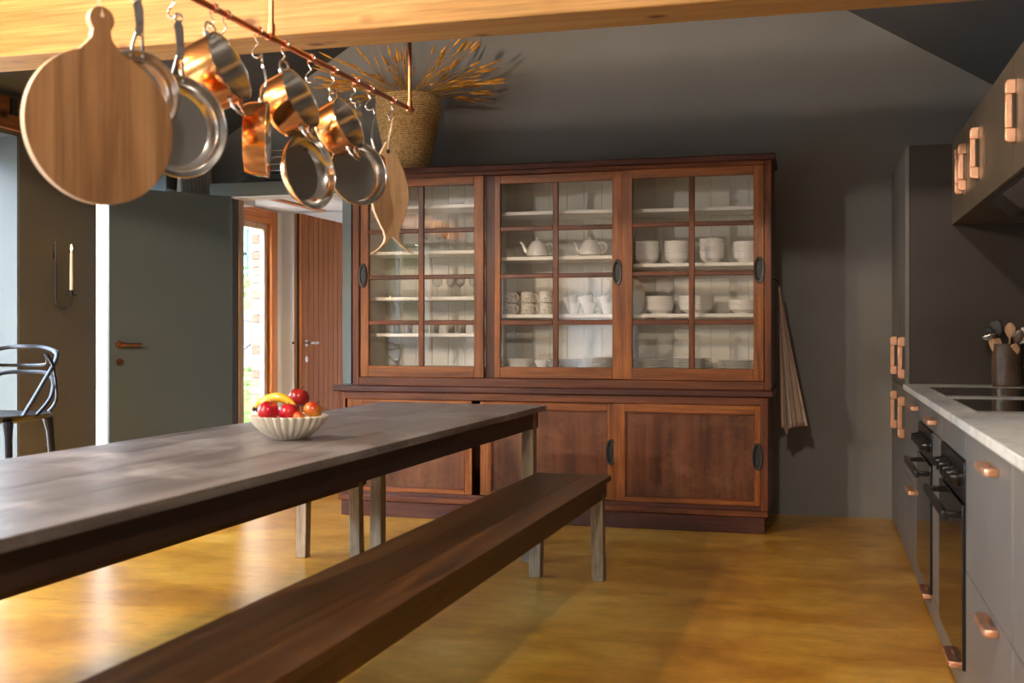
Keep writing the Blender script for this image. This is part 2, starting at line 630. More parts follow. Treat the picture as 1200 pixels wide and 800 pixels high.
bm = prism(B(), [(-2.98, 0), (XR + 0.15, 0), (XR + 0.15, ceil_z(XR) - 0.09), (XC, ZR), (XL - 0.1, ceil_z(XL) - 0.06), (XL - 0.1, 2.19), (-2.98, 2.19)], 1, YB, YB + 0.15)
obj('wall_back', bm, 'wall', kind='structure')
bm = B()
xe = [XL - 0.3] + [e for r in REAR for e in r[:2]] + [XR + 0.15]
for a, b in zip(xe[::2], xe[1::2]):
    bx(bm, a, b, YF - 0.15, YF, 0, 2.15)
for x0, x1, h in REAR:
    bx(bm, x0, x1, YF - 0.15, YF, h, 2.15) if h < 2.15 else None
prism(bm, [(XL - 0.3, 2.15), (XR + 0.15, 2.15), (XR + 0.15, ceil_z(XR + .15)), (XC, ZR), (XL - 0.2, ceil_z(XL - .2))], 1, YF - 0.15, YF)
obj('wall_rear', bm, 'wall', kind='structure')
obj('wall_right', bx(B(), XR, XR + 0.15, YF, YB, 0, ceil_z(XR)), 'kdark', kind='structure')
# left wall: piers between the openings, and the strip over them
bm = B()
edges = [YF] + [e for o in OPEN for e in o[:2]]
T = 0.32
HL = ceil_z(XL)
for a, b in ((YF, OPEN[0][0]), (OPEN[0][1], OPEN[1][0]), (OPEN[1][1], OPEN[2][0]), (OPEN[2][1], OPEN[3][0])):
    bx(bm, XL - T, XL, a, b, 0, HL)
for y0, y1, z0, z1 in OPEN:
    bx(bm, XL - T, XL, y0, y1, z1, HL)
bx(bm, XL - T, XL, OPEN[3][1], YB, 2.19, HL)
obj('wall_left', bm, 'pier', kind='structure')
# white painted reveals of the openings
for i, (y0, y1, z0, z1) in enumerate(OPEN):
    bm = B()
    bx(bm, XL - T - 0.001, XL - 0.004, y0, y0 + 0.012, z0, z1)
    bx(bm, XL - T - 0.001, XL - 0.004, y1 - 0.012, y1, z0, z1)
    bx(bm, XL - T - 0.001, XL - 0.004, y0, y1, z1 - 0.012, z1)
    obj('trim_%d' % (i + 1), bm, 'reveal', kind='structure')
    # window: frame and panes near the outer face
    w = bpy.data.objects.new('window_%d' % (i + 1), None)
    COL.objects.link(w)
    w['kind'] = 'structure'
    xo = XL - T + 0.06
    n = 1 if y1 - y0 < 1.2 else 2
    bm = B()
    bx(bm, xo - 0.03, xo + 0.03, y0 + .012, y1 - .012, z0, z0 + 0.07)
    bx(bm, xo - 0.03, xo + 0.03, y0 + .012, y1 - .012, z1 - 0.07, z1 - .012)
    bx(bm, xo - 0.03, xo + 0.03, y0 + .012, y0 + 0.06, z0 + .07, z1 - .07)
    bx(bm, xo - 0.03, xo + 0.03, y1 - 0.06, y1 - .012, z0 + .07, z1 - .07)
    if n == 2:
        ym = (y0 + y1) / 2
        bx(bm, xo - 0.03, xo + 0.03, ym - 0.04, ym + 0.04, z0 + .07, z1 - .07)
    obj('window_frame', bm, 'frame', w)
    for k in range(n):
        a = y0 + 0.06 + k * (y1 - y0 - 0.12) / n
        b = a + (y1 - y0 - 0.12) / n
        box('pane', 'glass', xo - 0.003, xo + 0.003, a, b, z0 + 0.07, z1 - 0.07, w)

for i, (x0, x1, h) in enumerate(REAR):
    w = bpy.data.objects.new('window_%d' % (i + 6), None)
    COL.objects.link(w)
    w['kind'] = 'structure'
    bm = B()
    for x in (x0, x1 - 0.06):
        bx(bm, x, x + 0.06, YF - 0.12, YF - 0.06, 0, h)
    for z in (0, h - 0.07):
        bx(bm, x0 + 0.06, x1 - 0.06, YF - 0.12, YF - 0.06, z, z + 0.07)
    obj('window_frame', bm, 'frame', w)
    box('pane', 'glass', x0 + 0.06, x1 - 0.06, YF - 0.093, YF - 0.087, 0.07, h - 0.07, w)

# translucent blind added to dim the rear window and its reflection
m, n_, p_ = newmat('blind_fabric')
n_.nodes.remove(p_)
d_ = N(n_, 'ShaderNodeBsdfDiffuse')
d_.inputs[0].default_value = (0.7, 0.72, 0.74, 1)
t_ = N(n_, 'ShaderNodeBsdfTranslucent')
t_.inputs[0].default_value = (0.7, 0.72, 0.74, 1)
mx_ = N(n_, 'ShaderNodeMixShader')
mx_.inputs[0].default_value = 0.55
n_.links.new(d_.outputs[0], mx_.inputs[1])
n_.links.new(t_.outputs[0], mx_.inputs[2])
n_.links.new(mx_.outputs[0], n_.nodes['Material Output'].inputs[0])
M['blind'] = m
rb_ = thing('dimming_blind', 'pale blind added to dim the rear window mirrored in the middle cabinet door', 'blind', (-3.2, YF, 0))
obj('fabric', bx(B(), -0.58, 0.58, 0.035, 0.036, 0.06, 2.16), 'blind', rb_)
obj('roller', tube(B(), [(-0.59, 0.036, 2.18), (0.59, 0.036, 2.18)], 0.022, 12), 'frame', rb_)

# ceiling: two slopes
bm = prism(B(), [(XC, ZR), (XR + 0.2, ceil_z(XR + .2)), (XR + 0.2, ceil_z(XR + .2) + 0.15), (XC, ZR + 0.15)], 1, YF - 0.1, YB + 0.1)
prism(bm, [(XC, ZR), (XC, ZR + 0.15), (XL - 0.35, ceil_z(XL - .35) + 0.15), (XL - 0.35, ceil_z(XL - .35))], 1, YF - 0.1, YB + 0.1)
obj('ceiling', bm, 'ceil', kind='structure')

# porch (the small lobby seen through the doorway)
YP = 6.85
obj('wall_porch_front', bx(B(), XL, -3.90, YP + 0.03, YP + 0.12, 0, 2.10), 'wall', kind='structure')
bm = B()
bx(bm, XL - T, XL, OPEN[3][1], YB, 0, 2.19)
bx(bm, XL - 0.10, XL, YB, 7.72, 0, 2.19)
bx(bm, XL - 0.10, XL, 8.55, 8.75, 0, 2.19)
bx(bm, XL - 0.10, XL, 7.72, 8.55, 0, 0.05)
obj('wall_porch_left', bm, 'white', kind='structure')
obj('wall_porch_right', bx(B(), -3.045, -2.985, YP + 0.1, 8.75, 0, 2.19), 'white', kind='structure')
obj('wall_porch_back', bx(B(), XL - 0.02, -2.9, 8.66, 8.8, 0, 2.19), 'white', kind='structure')
obj('ceiling_porch', bx(B(), XL - 0.10, -2.985, YB - 0.02, 8.8, 2.20, 2.28), 'white', kind='structure')
bm = bx(B(), -4.02, -2.988, YP + 0.12, YB, 2.20, 2.215)
bx(bm, -4.035, -4.02, YP + 0.12, YB, 2.105, 2.215)
bx(bm, XL, -4.035, YP + 0.12, YB, 2.105, 2.12)
obj('ceiling_porch_front', bm, 'white', kind='structure')
box('trim_6', 'darkjamb', -3.905, -3.862, YP - 0.01, YP + 0.07, 0, 2.10, kind='structure')
box('trim_7', 'peach', -3.90, -3.852, YP + 0.071, YP + 0.13, 0, 2.10, kind='structure')
box('trim_8', 'jamb', -3.05, -2.988, YP - 0.01, YP + 0.09, 0, 2.10, kind='structure')
obj('trim_9', bx(B(), -4.02, -2.988, YP - 0.03, YP + 0.12, 2.10, 2.195), 'ledge', bev=0.004, kind='structure')
box('trim_10', 'white', -3.862, -3.05, YP - 0.026, YP + 0.12, 2.090, 2.10, kind='structure')
box('trim_11', 'orange_y', -4.04, -3.98, 7.1, 8.6, 2.185, 2.20, kind='structure')
# orange timber window of the porch
w = bpy.data.objects.new('window_5', None)
COL.objects.link(w)
w['kind'] = 'structure'
bm = B()
x0, x1 = XL - 0.09, XL + 0.02
bx(bm, x0, x1, 7.72, 7.80, 0.05, 2.19)
bx(bm, x0, x1, 8.44, 8.55, 0.05, 2.19)
obj('window_frame', bm, 'orange_z', w, 0.004)
bm = B()
bx(bm, x0, x1, 7.80, 8.44, 2.08, 2.19)
bx(bm, x0, x1, 7.80, 8.44, 0.05, 0.12)
obj('window_frame', bm, 'orange_y', w, 0.004)
bm = B()
x2, x3 = XL - 0.06, XL - 0.02
bx(bm, x2, x3, 7.80, 7.86, 0.12, 2.08)
bx(bm, x2, x3, 8.385, 8.44, 0.12, 2.08)
bx(bm, x2, x3, 7.86, 8.385, 2.03, 2.08)
bx(bm, x2, x3, 7.86, 8.385, 0.12, 0.18)
obj('window_sash', bm, 'peach', w)
box('pane', 'glass', XL - 0.043, XL - 0.037, 7.86, 8.385, 0.18, 2.03, w)

# timber lintel over the garden windows
li = thing('timber_lintel', 'reddish pine lintel beam over the left garden windows', 'beam', (XL, 4.0, 2.31))
obj('beam', bx(B(), -0.06, 0.035, -4.2, 1.72, 0.012, 0.19), 'lintel', li, 0.005)
box('bracket', 'iron', 0.036, 0.05, 1.30, 1.35, 0.09, 0.185, li)

# tie beam
tb = thing('tie_beam', 'large knotty yellow pine beam crossing under the sloping ceiling', 'beam', (0, 4.2, 2.37))
pts = [(XL + 0.002, 0.0), (XR - 0.002, 0.0), (XR - 0.002, ceil_z(XR) - 2.37 - 0.005), (0.55, 0.46), (-3.6, 0.46 - 0.0), (XL + 0.002, ceil_z(XL) - 2.37 - 0.005)]
pts[3] = (XC + (ZR - 2.83 - 0.005) / SL, 0.46)
pts[4] = (XC - (ZR - 2.83 - 0.005) / SL, 0.46)
obj('beam', prism(B(), pts, 1, -0.125, 0.12), 'pine_beam', tb, 0.006)

# ---------------------------------------------------------------- doors
# grey interior door, open
d = Vector((-4.36 + 3.885, 6.15 - 6.83, 0))
ang = math.atan2(d.y, d.x)
dl = bpy.data.objects.new('door_1', None)
COL.objects.link(dl)
dl.location = (-3.885, 6.83, 0)
dl.rotation_euler = (0, 0, ang)
dl['kind'] = 'structure'
dl['label'] = 'tall plain grey door standing open beside the porch doorway'
LW = d.length
box('door_leaf', 'leaf', 0, LW, -0.0, 0.044, 0.008, 2.10, dl, 0.003)


def lever(parent, x, y, z, s, ln, m):
    """rosette and lever; s = side (+1 toward +y), lever runs along -x"""
    bm = B()
    tube(bm, [(x, y, z), (x, y + s * 0.012, z)], 0.026, 20)
    tube(bm, [(x, y + s * 0.012, z), (x, y + s * 0.045, z)], 0.009, 10)
    tube(bm, [(x + 0.006, y + s * 0.045, z), (x - ln, y + s * 0.045, z)], 0.0095, 10)
    obj('door_handle', bm, m, parent, angle=30)
    bm = B()
    tube(bm, [(x, y, z - 0.11), (x, y + s * 0.008, z - 0.11)], 0.023, 20)
    tube(bm, [(x, y + s * 0.008, z - 0.11), (x, y + s * 0.014, z - 0.11)], 0.010, 12)
    obj('keyhole_rosette', bm, m, parent, angle=30)


lever(dl, LW - 0.065, 0.044, 1.10, 1, 0.125, 'bronze')
lever(dl, LW - 0.065, 0.0, 1.10, -1, 0.125, 'bronze')

# orange boarded porch door, open: leaf runs away along +Y
do = bpy.data.objects.new('door_2', None)
COL.objects.link(do)
do.location = (-3.70, 7.50, 0)
do['kind'] = 'structure'
do['label'] = 'orange vertically boarded porch door standing open in front of a white wall'
box('door_core', 'edgewood', -0.030, 0.012, 0.0, 0.90, 0.01, 2.05, do, 0.002)
box('lipping', 'iron', -0.006, 0.0125, -0.003, 0.0, 0.01, 2.05, do)
npk = 10
for k in range(npk):
    a = 0.035 + k * (0.90 - 0.035) / npk
    box('plank', 'orange_z', 0.012, 0.028, a + 0.003, a + (0.90 - 0.035) / npk - 0.003, 0.01, 2.05, do, 0.003)
box('edge_stile', 'orange_z', 0.012, 0.030, 0.0, 0.034, 0.01, 2.05, do, 0.002)
bm = B()
tube(bm, [(0.028, 0.07, 1.10), (0.036, 0.07, 1.10)], 0.026, 18)
tube(bm, [(0.036, 0.07, 1.10), (0.07, 0.07, 1.10)], 0.009, 10)
tube(bm, [(0.07, 0.064, 1.10), (0.07, 0.20, 1.10)], 0.009, 10)
obj('door_handle', bm, 'steel', do)
bm = B()
tube(bm, [(-0.030, 0.07, 1.10), (-0.07, 0.07, 1.10)], 0.009, 10)
tube(bm, [(-0.07, 0.064, 1.10), (-0.07, 0.20, 1.10)], 0.009, 10)
obj('door_handle', bm, 'iron', do)
bm = B()
tube(bm, [(0.028, 0.07, 0.98), (0.036, 0.07, 0.98)], 0.024, 18)
obj('keyhole_rosette', bm, 'steel', do)

# things on the ledge over the porch
bm = B()
bx(bm, -0.19, 0.19, -0.12, 0.12, 0, 0.075)
tag(obj('storage_tin', bm, 'darkpot', loc=(-3.71, 7.12, 2.215), bev=0.02), 'low dark grey tin box lying on the ledge over the doorway', 'box')
t = thing('roasting_tin', 'shiny steel roasting tin on the dark box over the doorway', 'tin', (-3.66, 7.12, 2.290))
bm = B()
prism(bm, [(-0.15, 0.0), (0.15, 0.0), (0.165, 0.15), (-0.165, 0.15)], 1, -0.1, 0.1)
obj('body', bm, 'steel', t, 0.008)
for z in (0.05, 0.10, 0.145):
    bm = B()
    bx(bm, -0.172, 0.172, -0.108, 0.108, z, z + 0.008)
    obj('rim', bm, 'steel', t)

# curtain in the corner
bm = B()
pr_ = []
ncf = 20
for i in range(ncf * 4 + 1):
    f = i / (ncf * 4)
    y = 6.97 + 0.45 * f
    x = XL + 0.055 + 0.034 * math.sin(f * 9 * 2 * PI)
    pr_.append((x, y))
lo = [bm.verts.new((x, y, 2.125)) for x, y in pr_]
hi = [bm.verts.new((XL + 0.05 + (x - XL - 0.05) * 0.5, y, 2.47)) for x, y in pr_]
for i in range(len(pr_) - 1):
    bm.faces.new((lo[i], lo[i + 1], hi[i + 1], hi[i]))
cu = thing('curtain', 'pleated grey brown curtain hanging in the far left corner above the open door', 'curtain', (0, 0, 0))
c_ = obj('fabric', bm, 'curtain', cu, angle=180)
sm = c_.modifiers.new('thick', 'SOLIDIFY')
sm.thickness = 0.004
obj('curtain_pole', tube(B(), [(XL + 0.05, 6.90, 2.475), (XL + 0.05, 7.44, 2.475)], 0.010, 10), 'iron', cu)

# ---------------------------------------------------------------- candle sconces
def sconce(loc, label):
    t = thing('candle_sconce', label, 'sconce', loc)
    bm = B()
    pts = [(0.012, 0, 0.40), (0.012, 0, 0.06)]
    for k in range(1, 9):
        a = PI * k / 8
        pts.append((0.012 + 0.055 * (1 - math.cos(a)), 0.0 + 0.0, 0.055 - 0.055 * math.sin(a)))
    pts.append((0.122, 0, 0.075))
    tube(bm, pts, 0.006, 8)
    bx(bm, 0.0, 0.008, -0.008, 0.008, 0.30, 0.34)
    obj('arm', bm, 'iron', t)
    bm = B()
    lathe(bm, [(0, 0.072), (0.036, 0.075), (0.038, 0.082), (0.03, 0.08), (0, 0.078)], 20, (0.122, 0, 0))
    lathe(bm, [(0.0, 0.079), (0.0135, 0.079), (0.0145, 0.11), (0.011, 0.11), (0, 0.10)], 14, (0.122, 0, 0))
    obj('drip_pan', bm, 'iron', t)
    bm = lathe(B(), [(0, 0.101), (0.0105, 0.101), (0.0085, 0.33), (0.004, 0.338), (0, 0.339)], 14, (0.122, 0, 0))
    cd = obj('candle', bm, 'wax', t)
    bm = lathe(B(), [(0, 0.340), (0.005, 0.348), (0.0065, 0.357), (0.004, 0.372), (0, 0.384)], 10, (0.122, 0, 0))
    obj('flame', bm, 'flame', cd)
    return t


sconce((XL, 5.72, 1.32), 'black iron wall sconce with one lit ivory candle on the left pier')
sconce((XL, 2.62, 1.18), 'black iron sconce with a lit candle, seen mirrored in the cabinet glass')

# ---------------------------------------------------------------- glass fronted cabinet
cab = thing('display_cabinet', 'large antique red brown wooden cabinet with glazed sliding doors above panelled doors', 'cabinet', (0, 6.72, 0))
# local y: 0 = world 6.72
XA, XB = -2.986, -0.312
obj('plinth', bx(B(), XA, XB, -0.04, 0.62, 0, 0.098), 'cabd_x', cab, 0.003)
bm = B()
bx(bm, -3.0, -0.292, -0.055, 0.66, 0.10, 0.135)
obj('base_rail', bm, 'cab_x', cab, 0.004)
for a, b in ((-3.0, -2.955), (-0.335, -0.292)):
    box('base_side', 'cab_z', a, b, -0.05, 0.66, 0.135, 0.80, cab, 0.003)
bm = B()
bx(bm, -2.955, -0.335, -0.05, 0.60, 0.752, 0.80)
obj('base_top_rail', bm, 'cab_x', cab, 0.003)
box('base_back', 'cabd_x', -2.955, -0.335, 0.10, 0.12, 0.135, 0.752, cab)
box('base_sill', 'cabd_x', -2.955, -0.335, -0.05, 0.1, 0.135, 0.160, cab, 0.002)
obj('counter_slab', bx(B(), -3.03, -0.262, -0.075, 0.69, 0.80, 0.838), 'cabd_x', cab, 0.006)


def pull(parent, x, y, z, name='flush_pull'):
    """oval flush pull: ring and dark recess"""
    bm = B()
    seg = 28
    rx_, rz_ = 0.031, 0.080
    prof = [(1.0, 0.0), (1.0, 0.007), (0.92, 0.011), (0.60, 0.009), (0.52, 0.001)]
    rings = []
    for s, h in prof:
        sz = 1.0 if s > 0.9 else (0.78 if s > 0.55 else 0.72)
        rings.append([bm.verts.new((x + rx_ * s * math.cos(2 * PI * k / seg), y - h, z + rz_ * sz * s ** 0.1 * math.sin(2 * PI * k / seg))) for k in range(seg)])
    for a, b in zip(rings, rings[1:]):
        for k in range(seg):
            bm.faces.new((a[k], a[(k + 1) % seg], b[(k + 1) % seg], b[k]))
    bm.faces.new(rings[-1])
    return obj(name, bm, 'iron', parent, angle=50)


def panel_door(x0, x1, y, px0, px1, hx=None):
    dr = obj('panel_door', prism_frame(x0, x1, 0.162, 0.750, px0, px1, 0.190, 0.700, y, 0.03), ['cabo_z', 'cabo_x'], cab, 0.003)
    obj('panel', bx(B(), px0 - 0.005, px1 + 0.005, y + 0.012, y + 0.022, 0.185, 0.705), 'cabpanel', dr)
    bm = B()
    for a in ((px0, px0 + 0.008, 0.19, 0.70), (px1 - 0.008, px1, 0.19, 0.70)):
        bx(bm, a[0], a[1], y + 0.004, y + 0.012, a[2], a[3])
    for a in ((px0 + .008, px1 - .008, 0.19, 0.198), (px0 + .008, px1 - .008, 0.692, 0.70)):
        bx(bm, a[0], a[1], y + 0.004, y + 0.012, a[2], a[3])
    obj('bead', bm, 'cab_x', dr, 0.002)
    if hx is not None:
        pull(dr, hx, y - 0.0005, 0.452)
    return dr


def prism_frame(x0, x1, z0, z1, a0, a1, c0, c1, y, t):
    bm = B()
    bx(bm, x0, a0, y, y + t, z0, z1, 0)
    bx(bm, a1, x1, y, y + t, z0, z1, 0)
    bx(bm, a0, a1, y, y + t, z0, c0, 1)
    bx(bm, a0, a1, y, y + t, c1, z1, 1)
    return bm


panel_door(-2.940, -2.098, -0.052, -2.83, -2.145)
panel_door(-2.052, -1.200, -0.025, -1.98, -1.245, -1.222)
panel_door(-1.199, -0.336, -0.052, -1.133, -0.368, -0.352)

# upper part
UX0, UX1, UZ0, UZ1, UD = -2.926, -0.275, 0.838, 2.19, 0.46
for a, b in ((UX0, UX0 + 0.045), (UX1 - 0.04, UX1)):
    box('upper_side', 'cab_z', a, b, 0, UD, UZ0, UZ1, cab, 0.003)
bm = B()
bx(bm, UX0 + .045, UX1 - .04, 0, 0.09, UZ0, 0.890)
obj('lower_rail', bm, 'cab_x', cab, 0.003)
bm = B()
bx(bm, UX0 + .045, UX1 - .04, 0.0, 0.09, 2.165, 2.19)
obj('upper_rail', bm, 'cab_x', cab, 0.003)
bm = B()
prism(bm, [(-0.03, 2.19), (-0.03, 2.222), (-0.018, 2.228), (UD + 0.01, 2.228), (UD + 0.01, 2.19), (-0.012, 2.19)], 0, UX0 - 0.02, UX1 + 0.02)
obj('cornice', bm, 'cabd_x', cab, 0.003)
# interior lining: back of tongued boards, sides, floor
ix0, ix1 = UX0 + 0.045, UX1 - 0.04
nb = 22
for k in range(nb):
    a = ix0 + k * (ix1 - ix0) / nb
    box('back_board', 'cream', a + 0.0005, a + (ix1 - ix0) / nb - 0.0005, UD - 0.03, UD - 0.014, 0.90, 2.165, cab, 0.002)
box('back_sheet', 'cream', ix0, ix1, UD - 0.014, UD, 0.838, 2.19, cab)
bm = B()
bx(bm, ix0, ix0 + 0.012, 0.09, UD - 0.03, 0.90, 2.165)
bx(bm, ix1 - 0.012, ix1, 0.09, UD - 0.03, 0.90, 2.165)
bx(bm, ix0, ix1, 0.0921, UD - 0.03, 0.838, 0.955)
bx(bm, ix0, ix1, 0.09, UD - 0.03, 2.165, 2.19)
DIV = (-2.02, -1.165)
for x in DIV:
    bx(bm, x - 0.012, x + 0.012, 0.10, UD - 0.03, 0.955, 2.165)
obj('lining', bm, 'cream', cab)
SH = [(ix0 + .012, DIV[0] - .012, [(2.0), (1.705), (1.408), (1.172)]),
      (DIV[0] + .012, DIV[1] - .012, [1.94, 1.655, 1.292]),
      (DIV[1] + .012, ix1 - .012, [1.935, 1.60, 1.292])]
for a, b, zs in SH:
    for z in zs:
        box('shelf', 'shelf', a, b, 0.10, UD - 0.031, z - 0.022, z, cab, 0.002)


def glazed_door(x0, x1, y, gx, rows, hx):
    """gx = (a0,a1,b0,b1) pane columns, rows = list of (z0,z1)"""
    t = 0.034
    bm = B()
    z0, z1 = 0.892, 2.163
    bx(bm, x0, gx[0], y, y + t, z0, z1, 0)
    bx(bm, gx[3], x1, y, y + t, z0, z1, 0)
    bx(bm, gx[0], gx[3], y, y + t, z0, rows[0][0], 1)
    bx(bm, gx[0], gx[3], y, y + t, rows[-1][1], z1, 1)
    dr = obj('glazed_door', bm, ['cabo_z', 'cabo_x'], cab, 0.003)
    bm = bx(B(), gx[1], gx[2], y + 0.006, y + t - 0.006, rows[0][0], rows[-1][1])
    obj('muntin', bm, 'cab_z', dr, 0.004)
    for (a, b), (c, e) in zip(rows, rows[1:]):
        for p, q in ((gx[0], gx[1]), (gx[2], gx[3])):
            obj('muntin', bx(B(), p, q, y + 0.006, y + t - 0.006, b, c), 'cab_x', dr, 0.004)
    for a, b in rows:
        for p, q in ((gx[0], gx[1]), (gx[2], gx[3])):
            box('pane', 'cabglass', p - 0.002, q + 0.002, y + t / 2 - 0.001, y + t / 2 + 0.001, a - 0.002, b + 0.002, dr)
    pull(dr, hx, y - 0.0005, 1.545)


R_ = [(0.962, 1.225), (1.255, 1.517), (1.545, 1.812), (1.840, 2.110)]
glazed_door(-2.868, -2.036, -0.004, (-2.813, -2.473, -2.436, -2.100), R_, -2.862 + 0.012)
glazed_door(-1.974, -1.162, 0.028, (-1.936, -1.600, -1.565, -1.225), R_, -1.192)
glazed_door(-1.159, -0.318, -0.004, (-1.096, -0.757, -0.722, -0.378), R_, -0.345)
box('gap_shade_strip', 'cabd_z', -2.034, -1.9745, 0.032, 0.088, 0.892, 2.163, cab)  # dark strip standing in for the shade in the door gap

# ---------------------------------------------------------------- china
CY = 6.72 + 0.22
def teapot(loc, rz, label):
    t = thing('teapot', label, 'teapot', loc, rz)
    bm = lathe(B(), [(0, 0), (0.052, 0.0), (0.072, 0.012), (0.073, 0.03), (0.060, 0.065), (0.045, 0.092), (0.036, 0.098), (0, 0.098)], 28)
    obj('body', bm, 'china', t)
    bm = lathe(B(), [(0.040, 0.096), (0.036, 0.104), (0.012, 0.110), (0.008, 0.114), (0.012, 0.122), (0.009, 0.129), (0, 0.131)], 20)
    obj('lid', bm, 'china', t)
    bm = tube(B(), [(-0.055, 0, 0.03), (-0.082, 0, 0.045), (-0.092, 0, 0.075), (-0.102, 0, 0.095), (-0.116, 0, 0.102)], [0.017, 0.014, 0.010, 0.008, 0.006], 10)
    obj('spout', bm, 'china', t)
    pts = [(0.048 + 0.0, 0, 0.082)] + [(0.070 + 0.040 * math.sin(a), 0, 0.056 + 0.036 * math.cos(a)) for a in [0.2, 0.7, 1.2, 1.7, 2.2, 2.7]] + [(0.066, 0, 0.022)]
    obj('handle', tube(B(), pts, 0.005, 8), 'china', t)


teapot((-1.742, CY, 1.655), 0.05, 'white teapot on the left of the middle door, spout to the left')
teapot((-1.400, CY, 1.655), -0.1, 'white teapot on the right of the middle door, with a large loop handle')


def mug_proto(mat, label, r=0.046, h=0.072, cup=False):
    t = thing('mug' if not cup else 'teacup', label, 'mug' if not cup else 'cup')
    w = 0.004
    if cup:
        prof = [(0, 0), (0.028, 0), (0.034, 0.008), (r, h), (r - 0.003, h), (0.030, 0.012), (0, 0.008)]
    else:
        prof = [(0, 0), (r - 0.006, 0), (r, 0.006), (r, h), (r - w, h), (r - w, 0.008), (0, 0.008)]
    obj('body', lathe(B(), prof, 24), mat, t)
    pts = [(r - 0.004, 0, h * 0.8)] + [(r + 0.020 * math.sin(a) - 0.002, 0, h * 0.5 + h * 0.28 * math.cos(a)) for a in [0.4, 0.9, 1.57, 2.2, 2.75]] + [(r - 0.006, 0, h * 0.2)]
    obj('handle', tube(B(), pts, 0.0045, 8), mat, t)
    return t


first = True
mp0 = mug_proto('speckle', 'x')
for j, x in enumerate((-1.925, -1.800, -1.682)):
    pos = ('left', 'middle', 'right')[j]
    for i in range(2):
        lab = '%s speckled mug of the %s pair stacked on the middle shelf' % (('lower', 'upper')[i], pos)
        o = mp0 if first else dup(mp0)
        first = False
        o.location = (x, CY - 0.02, 1.292 + i * 0.073)
        o.rotation_euler = (0, 0, 0.1 * (i + j) - 0.2)
        o['label'] = lab
        o['group'] = 'speckled mugs in stacked pairs'
cp0 = mug_proto('china', 'x', 0.050, 0.072, True)
first = True
for j, x in enumerate((-1.505, -1.405, -1.285)):
    pos = ('left', 'middle', 'right')[j]
    for i in range(2):
        o = cp0 if first else dup(cp0)
        first = False
        o.location = (x - (0.0 if i == 0 else 0.006), CY - 0.02, 1.292 + i * 0.045)
        o.rotation_euler = (0, (0.0, -0.22)[i], (0.5, 0.2)[i])
        o['label'] = '%s white cup of the %s pair behind the middle door' % (('lower upright', 'upper tilted')[i], pos)
        o['group'] = 'white cups in stacked pairs'


def bowl_proto(name, r, h, foot, label='x'):
    t = obj(name, lathe(B(), [(0, 0), (foot, 0), (foot + 0.002, 0.006), (r * 0.90, h * 0.42), (r * 0.955, h * 0.93), (r, h * 0.955), (r, h), (r - 0.006, h), (r * 0.84, h * 0.45), (foot, 0.012), (0, 0.010)], 30), 'china')
    return tag(t, label, 'bowl')


bA = bowl_proto('bowl', 0.078, 0.072, 0.04)
bB = bowl_proto('bowl', 0.095, 0.060, 0.05)
first = True
posn = ('leftmost', 'second from left', 'third from left', 'rightmost')
for j, (x, n) in enumerate(((-1.04, 7), (-0.855, 7), (-0.638, 8), (-0.437, 6))):
    for i in range(n):
        o = bA if first else dup(bA)
        first = False
        o.location = (x + random.uniform(-.002, .002), CY, 1.60 + i * 0.0115)
        o['label'] = 'white bowl, %s of the %s stack on the upper shelf' % (ordn(i, n), posn[j])
        o['group'] = 'white bowls on the upper shelf'
first = True
posn = ('left', 'middle', 'right')
for j, (x, n) in enumerate(((-0.965, 5), (-0.735, 5), (-0.452, 3))):
    for i in range(n):
        o = bB if first else dup(bB)
        first = False
        o.location = (x + random.uniform(-.002, .002), CY, 1.292 + i * 0.0125)
        if j == 1:
            o.scale = (1.16, 1.16, 1)
        o['label'] = 'wide white bowl, %s of the %s stack, lower shelf' % (ordn(i, n), posn[j])
        o['group'] = 'wide white bowls on the lower shelf'
pl = obj('plate', lathe(B(), [(0, 0), (0.075, 0), (0.082, 0.004), (0.118, 0.012), (0.118, 0.0145), (0.08, 0.0075), (0, 0.0045)], 36), 'china')
tag(pl, 'x', 'plate')
first = True
stacks = [(-1.03, 5, 'right', 'left'), (-0.76, 6, 'right', 'middle'), (-0.49, 5, 'right', 'right'), (-1.56, 5, 'middle', 'centre'), (-1.33, 6, 'middle', 'right')]
for x, n, dr_, ps in stacks:
    for i in range(n):
        o = pl if first else dup(pl)
        first = False
        o.location = (x + random.uniform(-.003, .003), CY - 0.0, 0.955 + i * 0.0105)
        o['label'] = 'white plate, %s of the %s stack on the %s bay floor' % (ordn(i, n), ps, dr_)
        o['group'] = 'white plates on the cabinet floor'
# oval dish, platter, rack
bm = lathe(B(), [(0, 0), (0.07, 0), (0.12, 0.052), (0.128, 0.056), (0.115, 0.05), (0.07, 0.008), (0, 0.006)], 32)
o = tag(obj('serving_dish', bm, 'china', loc=(-1.865, CY - 0.03, 0.955)), 'oval white serving dish at the lower left of the middle door', 'dish')
o.scale = (1.0, 0.7, 1)
bm = lathe(B(), [(0, 0), (0.03, 0), (0.055, 0.05), (0.052, 0.05), (0.028, 0.006), (0, 0.006)], 24)
tag(obj('small_bowl', bm, 'china', loc=(-1.705, CY - 0.03, 0.955)), 'small white bowl beside the oval dish in the cabinet', 'bowl')
t = thing('toast_rack', 'cream toast rack standing behind the small bowl in the cabinet', 'rack', (-1.70, CY + 0.11, 0.955))
box('rack_base', 'bowlcer', -0.06, 0.06, -0.02, 0.02, 0, 0.045, t)
for k in range(7):
    x = -0.054 + k * 0.018
    obj('rack_bar', tube(B(), [(x, -0.018, 0.045), (x, -0.012, 0.078), (x, 0.012, 0.078), (x, 0.018, 0.045)], 0.003, 6), 'bowlcer', t)
